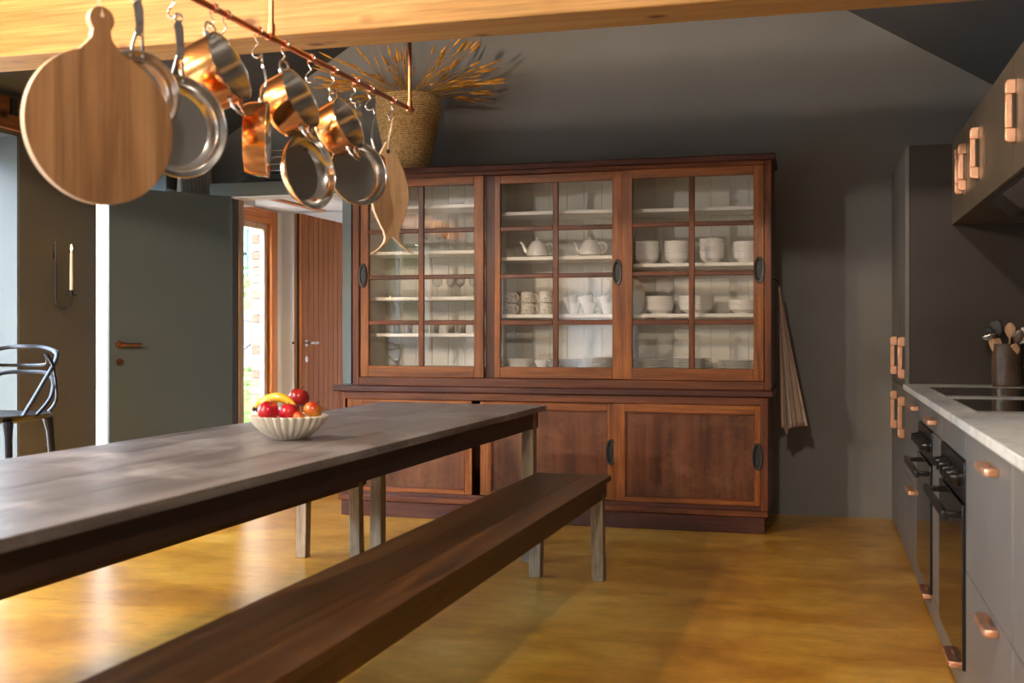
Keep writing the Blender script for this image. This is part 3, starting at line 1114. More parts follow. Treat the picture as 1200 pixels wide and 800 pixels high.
# large plate leaning on the side
o = tag(obj('large_plate', lathe(B(), [(0, 0), (0.07, 0), (0.112, 0.014), (0.112, 0.018), (0.068, 0.006), (0, 0.005)], 36), 'china'), 'large white plate standing on edge at the left of the right bay', 'plate')
o.matrix_world = Matrix.Translation((-1.135, 6.97, 1.292 + 0.112)) @ Matrix.Rotation(math.radians(65), 4, 'Z') @ Matrix.Rotation(math.radians(84), 4, 'X')

# glassware in the left bay
def glass_proto(name, prof, cat):
    t = obj(name, lathe(B(), prof, 18), 'drinkglass')
    return tag(t, 'x', cat)


fl_ = glass_proto('champagne_flute', [(0, 0), (0.03, 0.0), (0.004, 0.006), (0.0035, 0.075), (0.02, 0.10), (0.025, 0.15), (0.022, 0.21), (0.021, 0.21), (0.024, 0.15), (0.018, 0.102), (0, 0.082)], 'glass')
wg = glass_proto('wine_glass', [(0, 0), (0.033, 0.0), (0.004, 0.006), (0.0035, 0.06), (0.028, 0.08), (0.034, 0.105), (0.028, 0.14), (0.027, 0.14), (0.032, 0.105), (0.024, 0.082), (0, 0.066)], 'glass')
tu = glass_proto('tumbler', [(0, 0), (0.028, 0.0), (0.034, 0.09), (0.032, 0.09), (0.026, 0.006), (0, 0.006)], 'glass')
nth = ['leftmost', 'second', 'third', 'fourth', 'fifth', 'sixth', 'seventh', 'eighth']
for pr0, xs, z, cy, txt, g in ((fl_, [-2.49, -2.42, -2.36], 1.705, CY, 'clear flute, %s from left, standing alone on the left bay shelf', 'flutes in the left bay'),
                               (wg, [-2.42 + 0.078 * k for k in range(5)], 1.408, CY + .02, 'clear wine glass, %s from left in the wine glass row', 'wine glasses in the left bay'),
                               (tu, [-2.80 + 0.092 * k for k in range(8)], 1.172, CY, 'clear tumbler, %s from left in the tumbler row', 'tumblers in the left bay')):
    for k, x in enumerate(xs):
        o = pr0 if k == 0 else dup(pr0)
        o.location = (x, cy + (0.03 if k % 2 else -0.02), z)
        o['label'] = txt % nth[k]
        o['group'] = g

# ---------------------------------------------------------------- basket and dried grass
BX, BY, BZ = -2.640, 6.985, 2.228
bk = thing('woven_basket', 'tall tapering woven straw basket on top of the cabinet', 'basket', (BX, BY, BZ))
prof = [(0, 0.004), (0.120, 0.0)]
for k in range(1, 41):
    f = k / 40
    z = 0.50 * f
    r = 0.120 + (0.228 - 0.120) * (1 - (1 - f) ** 1.35) - (0.014 * max(0, f - 0.8) / 0.2)
    prof.append((r + (0.0025 if k % 2 else -0.0015), z))
top = prof[-1][0]
prof += [(top + 0.006, 0.505), (top + 0.004, 0.515), (top - 0.008, 0.513)]
for k in range(8):
    f = 1 - k / 7
    prof.append((max(0.105, 0.108 + 0.10 * f), 0.012 + 0.49 * f))
prof.append((0, 0.012))
def wv(a, z, r):
    return 1 + 0.006 * math.sin(a * 56 + (PI if int(z * 80) % 2 else 0))
obj('body', lathe(B(), prof, 112, rmod=wv), 'weave', bk, angle=60)
gr = thing('dried_grass_bunch', 'spray of golden dried grass seed heads standing in the woven basket', 'dried grass', (BX, BY, BZ + 0.30))
for k in range(150):
    a = random.uniform(0, 2 * PI)
    el = random.choice([random.uniform(0.10, 0.5), random.uniform(0.12, 0.7), random.uniform(0.4, 1.3)])
    ln = random.uniform(0.26, 0.50) * (1.0 if el > 0.4 else 1.0)
    hx, hy = math.cos(a), math.sin(a) * 0.75
    p0 = Vector((hx * 0.06, hy * 0.06, -0.02))
    p1 = Vector((hx * 0.14, hy * 0.14, 0.215))
    dd = Vector((hx * math.cos(el), hy * math.cos(el), math.sin(el)))
    p2 = p1 + dd * ln * 0.55
    p3 = p2 + (dd + Vector((0, 0, -0.22))).normalized() * ln * 0.45
    if BY + p3.y > YB - 0.16:
        s_ = (YB - 0.16 - BY) / p3.y
        p2 = Vector((p2.x, p2.y * s_, p2.z)); p3 = Vector((p3.x, p3.y * s_, p3.z))
    st = obj('stem', tube(B(), [p0, p1, p2, p3], 0.0016, 4), 'grass', gr, angle=180)
    q = (p3 - p2).normalized()
    hl = random.uniform(0.07, 0.14)
    w_ = random.uniform(0.006, 0.011)
    s0 = p3 - q * hl * 0.4
    obj('seed_head', tube(B(), [s0, s0 + q * hl * 0.25, s0 + q * hl * 0.6, s0 + q * hl], [0.002, w_, w_ * 0.8, 0.001], 6), 'seed', st, angle=180)

# ---------------------------------------------------------------- tea towel
bm = B()
uvl = bm.loops.layers.uv.new('UVMap')
nx, nz = 30, 24
grid = []
for j in range(nz + 1):
    f = j / nz
    row = []
    wd = 0.012 + 0.150 * f ** 1.05
    for i in range(nx + 1):
        g = i / nx
        x = -0.245 + wd * g + 0.012 * f
        y = 6.98 + (0.018 + 0.012 * f) * math.sin(g * 1.6 * 2 * PI + f * 0.6) + 0.02 * g
        z = 1.455 - 0.86 * f - (0.05 * max(0, 1 - abs(g - 0.22) / 0.12) * f) + 0.02 * g * f
        row.append((bm.verts.new((x, y, z)), (g, f)))
    grid.append(row)
for j in range(nz):
    for i in range(nx):
        q = [grid[j][i], grid[j][i + 1], grid[j + 1][i + 1], grid[j + 1][i]]
        fc = bm.faces.new([v[0] for v in q])
        for lp, v in zip(fc.loops, q):
            lp[uvl].uv = v[1]
tw = thing('tea_towel', 'cream tea towel with thin brown stripes hanging at the cabinet side', 'towel', (0, 0, 0))
o = obj('cloth', bm, 'towel', tw, angle=180)
sm = o.modifiers.new('thick', 'SOLIDIFY')
sm.thickness = 0.004
obj('hanging_loop', tube(B(), [(-0.240, 6.98, 1.45), (-0.243, 6.985, 1.475), (-0.250, 6.98, 1.485), (-0.247, 6.975, 1.475), (-0.238, 6.98, 1.45)], 0.0025, 6), 'towel', tw)
hk = obj('wall_hook', tube(B(), [(-0.275, 6.98, 1.50), (-0.25, 6.98, 1.495), (-0.243, 6.98, 1.478), (-0.25, 6.98, 1.468)], 0.004, 8), 'iron', cab, loc=(0, -6.72, 0))

# ---------------------------------------------------------------- dining table and benches
RZ = -0.0205


def leg(parent, x, y, h, w=0.066, m='legwood', taper=0.0):
    obj('leg', bx(B(), x, x + w, y, y + w, 0, h), m, parent, 0.004)


tbl = thing('dining_table', 'very long dark worn wooden dining table with pale square legs', 'table', (-1.86, 5.74, 0), RZ)
L_ = 4.5
wd = 0.94
ed = [-wd / 2, -0.235, 0.0, 0.235, wd / 2]
for a, b in zip(ed, ed[1:]):
    obj('top_board', bx(B(), a + 0.0005, b - 0.0005, -L_, 0, 0.767, 0.795), 'tabletop', tbl, 0.0015)
bm = B()
for x0 in (-wd / 2 + 0.018, wd / 2 - 0.043):
    bx(bm, x0, x0 + 0.025, -L_ + 0.06, -0.10, 0.685, 0.767)
for y0 in (-L_ + 0.065, -0.125):
    bx(bm, -wd / 2 + 0.043, wd / 2 - 0.043, y0, y0 + 0.02, 0.685, 0.767)
obj('apron', bm, 'apron', tbl, 0.002)
for x in (-wd / 2 + 0.017, wd / 2 - 0.083):
    for y in (-L_ + 0.08, -0.20):
        leg(tbl, x, y, 0.767)


def bench(x, y, label, ln=4.1):
    t = thing('bench', label, 'bench', (x, y, 0), RZ)
    w = 0.375
    for a, b in ((-w / 2, 0.06), (0.06, w / 2)):
        obj('seat_board', bx(B(), a + 0.0006, b - 0.0006, -ln, 0, 0.458, 0.485), 'bench', t, 0.002)
    bm = B()
    for x0 in (-w / 2 + 0.012, w / 2 - 0.034):
        bx(bm, x0, x0 + 0.022, -ln + 0.05, -0.06, 0.385, 0.458)
    bx(bm, -w / 2 + .034, w / 2 - .034, -0.10, -0.08, 0.385, 0.458)
    obj('apron', bm, 'bench', t, 0.003)
    for sx in (-1, 1):
        for yy in (-ln + 0.1, -0.165):
            bm = B()
            x0 = sx * (w / 2 - 0.042)
            bx(bm, x0 - 0.029, x0 + 0.029, yy, yy + 0.058, 0.0, 0.458)
            for v in bm.verts:
                if v.co.z < 0.1:
                    v.co.x += sx * 0.010
            obj('leg', bm, 'legwood', t, 0.004)
    return t


bench(-1.165, 5.37, 'long dark wooden bench in the foreground on the near side of the table')
bench(-2.46, 5.50, 'matching bench tucked along the far side of the table, only its legs showing')

# ---------------------------------------------------------------- fruit bowl
fbx, fby, fbz = -1.845, 3.67, 0.795
fb = thing('fruit_bowl', 'fluted matt cream ceramic bowl of fruit on the long table', 'bowl', (fbx, fby, fbz))
def flut(a, z, r):
    return 1 + (0.105 * min(1, z / 0.03)) * (abs(math.sin(a * 14)) - 0.5)
prof = [(0, 0.0), (0.055, 0.0), (0.066, 0.006), (0.096, 0.028), (0.120, 0.054), (0.136, 0.084), (0.132, 0.086), (0.112, 0.055), (0.088, 0.032), (0.055, 0.012), (0, 0.010)]
obj('body', lathe(B(), prof, 168, rmod=flut), 'bowlcer', fb, angle=60)


def apple(x, y, z, r, m, label, tilt=(0, 0), name='apple'):
    t = thing(name, label, name, (fbx + x, fby + y, fbz + z))
    t.rotation_euler = (tilt[0], tilt[1], random.uniform(0, 6))
    prof = []
    for k in range(17):
        a = PI * k / 16
        rr = r * math.sin(a) * (1.0 + 0.10 * math.cos(a))
        zz = -r * 0.92 * math.cos(a)
        if k > 12:
            zz -= r * 0.30 * ((k - 12) / 4) ** 1.5
        if k < 3:
            zz += r * 0.14 * ((3 - k) / 3) ** 1.5
        prof.append((rr if 0 < k < 16 else 0, zz))
    obj('skin', lathe(B(), prof, 24), m, t, angle=180)
    obj('stalk', tube(B(), [(0, 0, r * 0.6), (0.002, 0, r * 0.85), (0.006, 0, r * 1.1)], 0.0016, 6), 'banana_tip', t)


apple(-0.058, -0.045, 0.104, 0.038, 'apple_red', 'bright red apple at the left front of the fruit bowl', (0.3, -0.4))
apple(0.022, -0.045, 0.100, 0.036, 'apple_red', 'glossy red apple at the front centre of the fruit bowl', (0.2, 0.3))
apple(0.030, 0.020, 0.150, 0.038, 'apple_dark', 'dark red apple at the top of the fruit pile', (-0.2, 0.2))
apple(0.098, -0.005, 0.108, 0.034, 'apple_yel', 'yellow and red apple at the right edge of the fruit bowl', (0.5, 0.3))
apple(0.070, -0.060, 0.086, 0.022, 'apple_yel', 'small orange red plum low between the apples', (0.4, 0.3), 'plum')
apple(-0.030, 0.045, 0.095, 0.036, 'apple_dark', 'dark apple half hidden under the bananas', (0.4, 0.1))


def banana(pts, r, label):
    t = thing('banana', label, 'banana', (fbx, fby, fbz))
    n = len(pts)
    P = [Vector(p) for p in pts]
    rad = [r * (0.45 + 0.55 * math.sin(PI * min(1, max(0, (i + 0.6) / n)))) for i in range(n)]
    obj('skin', tube(B(), P, rad, 7), 'banana', t, angle=60)
    e = (P[0] - P[1]).normalized()
    obj('tip', tube(B(), [P[0] - e * 0.003, P[0] + e * 0.014], [r * 0.5, r * 0.38], 8), 'banana_tip', t)


def arc(c, r, a0, a1, tilt, n=10, sy=0.0):
    out = []
    for i in range(n):
        a = a0 + (a1 - a0) * i / (n - 1)
        out.append((c[0] + r * math.cos(a) * math.cos(tilt), c[1] + r * math.cos(a) * math.sin(tilt) + sy * i, c[2] + r * math.sin(a)))
    return out


banana(arc((-0.04, -0.01, 0.055), 0.095, 2.55, 0.75, -0.1), 0.018, 'yellow banana arching over the left of the fruit bowl')
banana(arc((-0.075, 0.03, 0.06), 0.085, 2.5, 0.9, 0.7), 0.017, 'second banana behind, at the left edge of the fruit bowl')

# ---------------------------------------------------------------- bar stools
def stool_proto():
    t = thing('bar_stool', 'x', 'bar stool')
    # seat: rounded square shell
    bm = B()
    seg = 40
    def sq(a, r):
        n_ = 4.0
        return r / ((abs(math.cos(a)) ** n_ + abs(math.sin(a)) ** n_) ** (1 / n_))
    rings = []
    for r, z in ((0.0, 0.762), (0.10, 0.763), (0.17, 0.770), (0.208, 0.782), (0.216, 0.778), (0.205, 0.755), (0.17, 0.742), (0.0, 0.738)):
        if r == 0:
            rings.append([bm.verts.new((0, 0, z))])
        else:
            rings.append([bm.verts.new((sq(2 * PI * k / seg, r) * math.cos(2 * PI * k / seg), sq(2 * PI * k / seg, r) * math.sin(2 * PI * k / seg), z)) for k in range(seg)])
    for a, b in zip(rings, rings[1:]):
        for k in range(seg):
            k2 = (k + 1) % seg
            if len(a) == 1:
                bm.faces.new((a[0], b[k], b[k2]))
            elif len(b) == 1:
                bm.faces.new((a[k], b[0], a[k2]))
            else:
                bm.faces.new((a[k], b[k], b[k2], a[k2]))
    obj('seat', bm, 'plastic', t, angle=60)
    for sx in (-1, 1):
        for sy in (-1, 1):
            obj('leg', tube(B(), [(sx * 0.17, sy * 0.17, 0.752), (sx * 0.178, sy * 0.178, 0.68), (sx * 0.215, sy * 0.215, 0.0)], [0.026, 0.019, 0.013], 10), 'plastic', t)
    bm = B()
    q = 0.197
    tube(bm, [(-q, -q, 0.28), (q, -q, 0.28), (q, q, 0.28), (-q, q, 0.28)], 0.010, 8, closed=True)
    obj('footrest', bm, 'plastic', t)

    def sm(pts, n=6):
        out = []
        P = [Vector(p) for p in pts]
        for i in range(len(P) - 1):
            p0, p1, p2, p3 = P[max(i - 1, 0)], P[i], P[i + 1], P[min(i + 2, len(P) - 1)]
            for k in range(n):
                s = k / n
                out.append(0.5 * ((2 * p1) + (-p0 + p2) * s + (2 * p0 - 5 * p1 + 4 * p2 - p3) * s * s + (-p0 + 3 * p1 - 3 * p2 + p3) * s ** 3))
        out.append(P[-1])
        return out
    # three interlacing back loops
    obj('back_loop', tube(B(), sm([(-0.20, -0.10, 0.77), (-0.235, 0.02, 0.93), (-0.22, 0.17, 1.06), (-0.11, 0.245, 1.10), (0.0, 0.25, 1.105), (0.11, 0.245, 1.10), (0.22, 0.17, 1.06), (0.235, 0.02, 0.93), (0.20, -0.10, 0.77)]), 0.0125, 8, flat=0.75), 'plastic', t)
    obj('back_loop', tube(B(), sm([(-0.14, 0.21, 0.765), (-0.20, 0.20, 0.84), (-0.245, 0.10, 1.00), (-0.235, 0.05, 1.07), (-0.17, 0.16, 1.02), (0.0, 0.24, 1.01), (0.17, 0.16, 1.02), (0.235, 0.05, 1.07), (0.245, 0.10, 1.00), (0.20, 0.20, 0.84), (0.14, 0.21, 0.765)]), 0.0115, 8, flat=0.75), 'plastic', t)
    obj('back_loop', tube(B(), sm([(-0.21, 0.0, 0.77), (-0.23, 0.10, 0.86), (-0.15, 0.23, 0.96), (0.0, 0.27, 0.975), (0.15, 0.23, 0.96), (0.23, 0.10, 0.86), (0.21, 0.0, 0.77)]), 0.0115, 8, flat=0.75), 'plastic', t)
    return t


st = stool_proto()
st.location = (-3.90, 4.62, 0)
st.rotation_euler = (0, 0, 0.12)
st['label'] = 'glossy black bar stool with looping back at the left picture edge'
st['group'] = 'black bar stools by the windows'
dup(st, (-3.92, 3.85, 0), -0.1, 'black bar stool by the window, beyond the left picture edge')
dup(st, (-3.80, 1.85, 0), 1.3, 'black bar stool mirrored in the left cabinet door, nearer the pier')
dup(st, (-3.80, 1.20, 0), 1.6, 'black bar stool mirrored in the left cabinet door, further from the pier')

# ---------------------------------------------------------------- hanging rack
RXx = lambda y: -1.667 - 0.0205 * (4.416 - y)
RZr = 2.12
rk = thing('pot_rack', 'copper pipe pot rack hanging on thin rods under the pine beam', 'pot rack', (0, 0, 0))
obj('rail', tube(B(), [(RXx(1.9), 1.9, RZr), (RXx(4.44), 4.44, RZr)], 0.0095, 14), 'oldcopper', rk)
for y in (2.0, 3.24, 4.425):
    x = RXx(y)
    bm = B()
    if y > 4:
        tube(bm, [(x, y, RZr - 0.006), (x, y, ceil_z(x) - 0.004)], 0.0085, 12)
    else:
        tube(bm, [(x, y, RZr + 0.012), (x, y, ceil_z(x) - 0.004)], 0.0085, 12)
        tube(bm, [(x, y, RZr + 0.01), (x, y, RZr + 0.045)], 0.0125, 12)
        tube(bm, [(x, y - 0.02, RZr), (x, y + 0.02, RZr)], 0.0125, 12)
    r_ = obj('hanging_rod', bm, 'oldcopper', rk)
bm = B()
tube(bm, [(RXx(4.44), 4.45, RZr), (RXx(4.40), 4.40, RZr)], 0.0125, 12)
tube(bm, [(RXx(4.425), 4.425, RZr - 0.008), (RXx(4.425), 4.425, RZr + 0.03)], 0.0125, 12)
obj('elbow', bm, 'oldcopper', rk)


def shook(y, label, az=-28.0, h=0.082):
    """S hook over the rail, bending in the plane square to the rail"""
    x = RXx(y)
    t = thing('s_hook', label, 'hook', (x, y, RZr))
    pts = []
    r1, r2 = 0.0135, 0.017
    for k in range(9):
        a = math.radians(-30 + 210 * k / 8)
        pts.append((r1 * math.cos(a), 0, r1 * math.sin(a)))
    pts[0:0] = []
    zc = -h + r2
    pts.append((-r1 * 0.9, 0, -0.02))
    pts.append((0.0, 0, (zc - 0.0) * 0.6))
    for k in range(9):
        a = math.radians(150 + 190 * k / 8)
        pts.append((r2 * math.cos(a) - 0.004 + 0.0, 0, zc + r2 * math.sin(a)))
    obj('wire', tube(B(), pts, 0.0028, 8), 'steel', t)
    bm = tube(B(), [(0, -0.008, 0), (0, 0.008, 0)], 0.0125, 12)
    obj('rail_clip', bm, 'oldcopper', t)
    return x, y, RZr - h + 0.004


def hang_matrix(center, az_deg, el_deg, lean_deg):
    """local Z = opening direction (azimuth clockwise from +Y, elevation), local X = up, leaned about Z"""
    a, e = math.radians(az_deg), math.radians(el_deg)
    z = Vector((math.sin(a) * math.cos(e), math.cos(a) * math.cos(e), math.sin(e)))
    x = Vector((0, 0, 1)) - z * z.z
    x.normalize()
    y = z.cross(x)
    l = math.radians(lean_deg)
    x2 = x * math.cos(l) + y * math.sin(l)
    y2 = z.cross(x2)
    m = Matrix((x2, y2, z)).transposed().to_4x4()
    return Matrix.Translation(center) @ m


def loop_handle(parent, r, zc, s, w=0.030, ln=0.042):
    """ring handle at side s*X, riveted near height zc"""
    pts = [(s * (r + 0.001), -w, zc), (s * (r + ln * 0.45), -w * 1.0, zc)]
    for k in range(1, 6):
        a = PI * k / 6
        pts.append((s * (r + ln * 0.45 + ln * 0.55 * math.sin(a)), -w * math.cos(a), zc + 0.006))
    pts += [(s * (r + ln * 0.45), w, zc), (s * (r + 0.001), w, zc)]
    h = obj('loop_handle', tube(B(), pts, 0.0042, 8), 'steel', parent)
    bm = B()
    for y in (-w, w):
        tube(bm, [(s * (r - 0.004), y, zc), (s * (r + 0.007), y, zc)], 0.008, 10)
    obj('rivet', bm, 'steel', h)


def copper_pot(center, az, el, lean, r, dpt, label):
    t = thing('copper_casserole', label, 'pot', mat4=hang_matrix(center, az, el, lean))
    z0 = -dpt
    bm = lathe(B(), [(0, z0), (r * 0.80, z0), (r * 0.93, z0 + 0.008), (r, z0 + 0.026), (r, -0.001)], 48)
    obj('body', bm, 'copper', t, angle=50)
    bm = lathe(B(), [(r, -0.001), (r + 0.003, 0.001), (r - 0.001, 0.003), (r - 0.003, -0.002), (r - 0.003, z0 + 0.028), (r * 0.9, z0 + 0.012), (0, z0 + 0.004)], 48)
    obj('lining', bm, 'steel', t, angle=50)
    loop_handle(t, r, -0.022, 1)
    loop_handle(t, r, -0.022, -1)


def frypan(center, az, el, lean, r, dpt, label, hlen, outer='copper', floor_m='satin', flare=0.80, name='frying_pan', cat='pan', holder=True, hx=None):
    """hx: height of the hook point above center -> the handle ends there"""
    t = thing(name, label, cat, mat4=hang_matrix(center, az, el, lean))
    z0 = -dpt
    rf = r * flare
    obj('body', lathe(B(), [(0, z0), (rf, z0), (rf + (r - rf) * 0.5, z0 + dpt * 0.25), (r - 0.002, z0 + dpt * 0.75), (r, 0)], 56), outer, t, angle=50)
    obj('rim', lathe(B(), [(r, 0.0), (r + 0.003, 0.002), (r, 0.004), (r - 0.003, 0.0), (r - 0.004, -dpt * 0.28), (rf + (r - rf) * 0.45, z0 + dpt * 0.30), (rf, z0 + 0.004)], 56), 'steel', t, angle=50)
    obj('cooking_surface', lathe(B(), [(rf, z0 + 0.004), (0, z0 + 0.004)], 56), floor_m, t)
    # handle: two rods joining a flat bar, with an eye at the end
    bm = B()
    zc = -dpt * 0.30
    e = r + hlen
    bars = [(-0.010, 0), (0.010, 0)]
    for y, _ in bars:
        tube(bm, [(r - 0.004, y * 1.6, zc), (r + 0.02, y * 1.3, zc + 0.004), (r + hlen * 0.36, y * 0.7, zc + 0.014)], 0.0042, 8)
    # flat bar
    sec = [(r + hlen * 0.30, 0.011, zc + 0.011), (r + hlen * 0.5, 0.010, zc + 0.017), (r + hlen * 0.8, 0.012, zc + 0.010), (e - 0.016, 0.013, zc + 0.004), (e, 0.006, zc + 0.004)]
    vs = []
    for x, hw, z in sec:
        vs.append([bm.verts.new((x, -hw, z - 0.003)), bm.verts.new((x, hw, z - 0.003)), bm.verts.new((x, hw, z + 0.003)), bm.verts.new((x, -hw, z + 0.003))])
    for a, b in zip(vs, vs[1:]):
        for k in range(4):
            bm.faces.new((a[k], a[(k + 1) % 4], b[(k + 1) % 4], b[k]))
    bm.faces.new(vs[0][::-1])
    bm.faces.new(vs[-1])
    # eye
    pts = [(e + 0.008 + 0.011 * math.cos(2 * PI * k / 14), 0.011 * math.sin(2 * PI * k / 14), zc + 0.004) for k in range(14)]
    tube(bm, pts, 0.0032, 8, closed=True)
    h = obj('handle', bm, 'steel', t, angle=40)
    bm = B()
    for y in (-0.016, 0.016):
        tube(bm, [(r - 0.014, y, zc), (r + 0.004, y, zc)], 0.007, 10)
    obj('rivet', bm, 'steel', h)


# round board
x, y, z = shook(2.369, 'steel hook holding the string of the round board')
mb = hang_matrix((-1.700, 2.372, 1.682), 180 - 35.8 - 26, 0, 0)
bd = thing('round_chopping_board', 'large round brown wooden chopping board with short handle, nearest on the rack', 'chopping board', mat4=mb)
rb = 0.190
pts = []
for k in range(61):
    a = math.radians(17 + (360 - 34) * k / 60)
    pts.append((rb * math.cos(a), rb * math.sin(a)))
neck = [(0.198, -0.040), (0.215, -0.026), (0.238, -0.022)]
for k in range(15):
    a = math.radians(-125 + 250 * k / 14)
    neck.append((0.262 + 0.032 * math.cos(a), 0.032 * math.sin(a)))
neck += [(0.238, 0.022), (0.215, 0.026), (0.198, 0.040)]
bm = prism(B(), pts + neck, 2, -0.011, 0.011, 0, 1)
obj('board', bm, ['board', 'boardedge'], bd, 0.003)
hp = mb.inverted() @ Vector((RXx(2.369), 2.369, RZr - 0.070))
obj('hanging_hole', tube(B(), [(0.272, 0, -0.0114), (0.272, 0, 0.0114)], 0.0055, 14), 'boardedge', bd)
obj('string', tube(B(), [(0.272, 0, 0.013), (0.31, hp.y * 0.5, 0.004), hp, (0.31, hp.y * 0.5, -0.004), (0.272, 0, -0.013)], 0.0018, 6), 'boardedge', bd)

SILV = 'steel'
shook(2.531, 'steel hook holding the small steel frying pan')
frypan((-1.700, 2.535, 1.800), 180 - 34 - 22, 0, 0, 0.107, 0.045, 'small polished steel frying pan half hidden behind the round board', 0.135, outer='steel', floor_m='steel', flare=0.74)
shook(2.704, 'steel hook holding the grey frying pan beside the round board')
frypan((-1.690, 2.71, 1.742), 180 - 32.3 - 24, 0, 0, 0.138, 0.048, 'grey steel frying pan with copper rim, right of the round board', 0.155, outer='copper', floor_m='satin', flare=0.74)
shook(2.903, 'steel hook holding the nearest copper casserole')
copper_pot((-1.648, 2.905, 1.950), 60.2 + 29, 21, 0, 0.104, 0.118, 'copper casserole with two loop handles, nearest of the three')
shook(2.973, 'empty steel hook between casserole and saute pan')
shook(3.159, 'steel hook holding the edge-on copper pan')
frypan((-1.664, 3.163, 1.782), 61.8 + 4, 0, 0, 0.118, 0.068, 'copper saute pan seen edge-on between the casseroles', 0.125, flare=0.90, name='saute_pan')
shook(3.332, 'steel hook holding the middle copper casserole')
copper_pot((-1.632, 3.335, 1.943), 63.7 + 29, 21, 0, 0.100, 0.105, 'copper casserole with two loop handles, middle of the three')
shook(3.521, 'steel hook behind the middle casserole')
frypan((-1.690, 3.523, 1.735), 180 - 25.7 - 50, 6, -4, 0.130, 0.050, 'copper frying pan turned half sideways below the middle casserole', 0.155, flare=0.72)
shook(3.702, 'steel hook holding the furthest copper casserole')
copper_pot((-1.627, 3.705, 1.930), 66.1 + 29, 21, 0, 0.095, 0.100, 'copper casserole with two loop handles, furthest of the three')
shook(3.885, 'steel hook behind the furthest casserole')
frypan((-1.668, 3.888, 1.775), 180 - 23.2 - 30, 4, -3, 0.120, 0.046, 'copper frying pan with grey inside, facing out before the fish board', 0.135, flare=0.80)
shook(4.022, 'steel hook holding the edge-on pan by the basket')
frypan((-1.692, 4.075, 1.820), 67.5 - 190, 0, 0, 0.060, 0.045, 'small copper pan hidden behind the grey pan, only handle showing', 0.155, flare=0.85)
shook(4.244, 'steel hook holding the fish shaped board')
# fish board
mf = hang_matrix((-1.686, 4.245, 1.730), 180 - 21.7 - 24, 0, 3)
fi = thing('fish_chopping_board', 'pale wooden fish shaped chopping board with forked tail hanging last on the rack', 'chopping board', mat4=mf)
half = [(0.222, 0.004), (0.195, 0.022), (0.155, 0.045), (0.10, 0.068), (0.04, 0.082), (-0.01, 0.083), (-0.06, 0.072), (-0.105, 0.053), (-0.14, 0.036), (-0.165, 0.030), (-0.185, 0.036), (-0.205, 0.055), (-0.224, 0.082), (-0.234, 0.100)]
notch = [(-0.226, 0.074), (-0.198, 0.036), (-0.160, 0.0)]
pts = half + notch + [(a, -b) for a, b in notch[:-1][::-1]] + [(a, -b) for a, b in half[::-1]]
obj('board', prism(B(), pts, 2, -0.009, 0.009, 0, 1), ['fish', 'boardedge'], fi, 0.003)
bm = B()
tube(bm, [(0.182, 0, -0.0093), (0.182, 0, 0.0096)], 0.009, 12)
obj('eye_knot', bm, 'banana_tip', fi)
hp = mf.inverted() @ Vector((RXx(4.244), 4.244, RZr - 0.070))
obj('string', tube(B(), [(0.19, 0.002, 0.011), (0.25, hp.y * 0.5 + 0.005, 0.004), hp, (0.25, hp.y * 0.5 - 0.005, -0.004), (0.19, -0.002, -0.011)], 0.002, 6), 'boardedge', fi)

# ---------------------------------------------------------------- kitchen
def dpull(parent, c, axis, ln=0.225, dp=0.036, th=0.020):
    """rounded plate pull with a finger slot. axis 'z' vertical, 'y' horizontal; sticks out to -X from c"""
    ln2 = ln / 2
    out, inn = [], []
    r = dp * 0.35
    o_pts = [(0.0, -ln2), (0.0, ln2), (-dp + r, ln2), (-dp + 0.004, ln2 - 0.004), (-dp, ln2 - r), (-dp, -ln2 + r), (-dp + 0.004, -ln2 + 0.004), (-dp + r, -ln2)]
    s = ln2 * 0.54
    bm = B()
    def poly(pts):
        if axis == 'z':
            prism(bm, pts, 1, -th / 2, th / 2)
        else:
            prism(bm, pts, 2, -th / 2, th / 2)
    g = dp * 0.34
    poly([(0, s), (0, ln2), (-dp + r, ln2), (-dp + 0.004, ln2 - 0.004), (-dp, ln2 - r), (-dp, s)])
    poly([(0, -ln2), (0, -s), (-dp, -s), (-dp, -ln2 + r), (-dp + 0.004, -ln2 + 0.004), (-dp + r, -ln2)])
    poly([(-g, -s), (-g, s), (-dp, s), (-dp, -s)])
    return obj('pull_handle', bm, 'pinkcopper', parent, 0.003, loc=c)


KX = 0.438
# tall unit
tall = thing('tall_cupboard', 'full height taupe cupboard with copper pulls in the far right corner', 'cupboard', (0, 0, 0))
obj('carcass', bx(B(), KX + 0.022, XR - 0.003, 6.29, YB - 0.002, 0.0, 2.17), 'kdark', tall, 0.001)  # taupe side in shade, the shade put into its dark colour
for (a, b, hy) in ((6.29, 6.868, 6.345), (6.872, YB - 0.006, 6.99)):
    for z0, z1, hz in ((0.012, 0.882, 0.722), (0.888, 2.17, 1.042)):
        dr = box('door', 'kfront', KX, KX + 0.02, a, b, z0, z1, tall, 0.001)
        dpull(dr, (KX, hy, hz), 'z')
# base units: (y0, y1)
def unit(y0, y1, fronts, label, name='base_unit'):
    t = thing(name, label, 'kitchen unit', (0, 0, 0))
    obj('carcass', bx(B(), KX + 0.022, XR - 0.003, y0, y1, 0.0, 0.874), 'kdark', t)
    for z0, z1, hy, hz in fronts:
        dr = box('drawer_front', 'kfront', KX, KX + 0.02, y0 + 0.002, y1 - 0.002, z0, z1, t, 0.0015)
        if hy is not None:
            dpull(dr, (KX, hy, hz), 'y', 0.20)
    return t


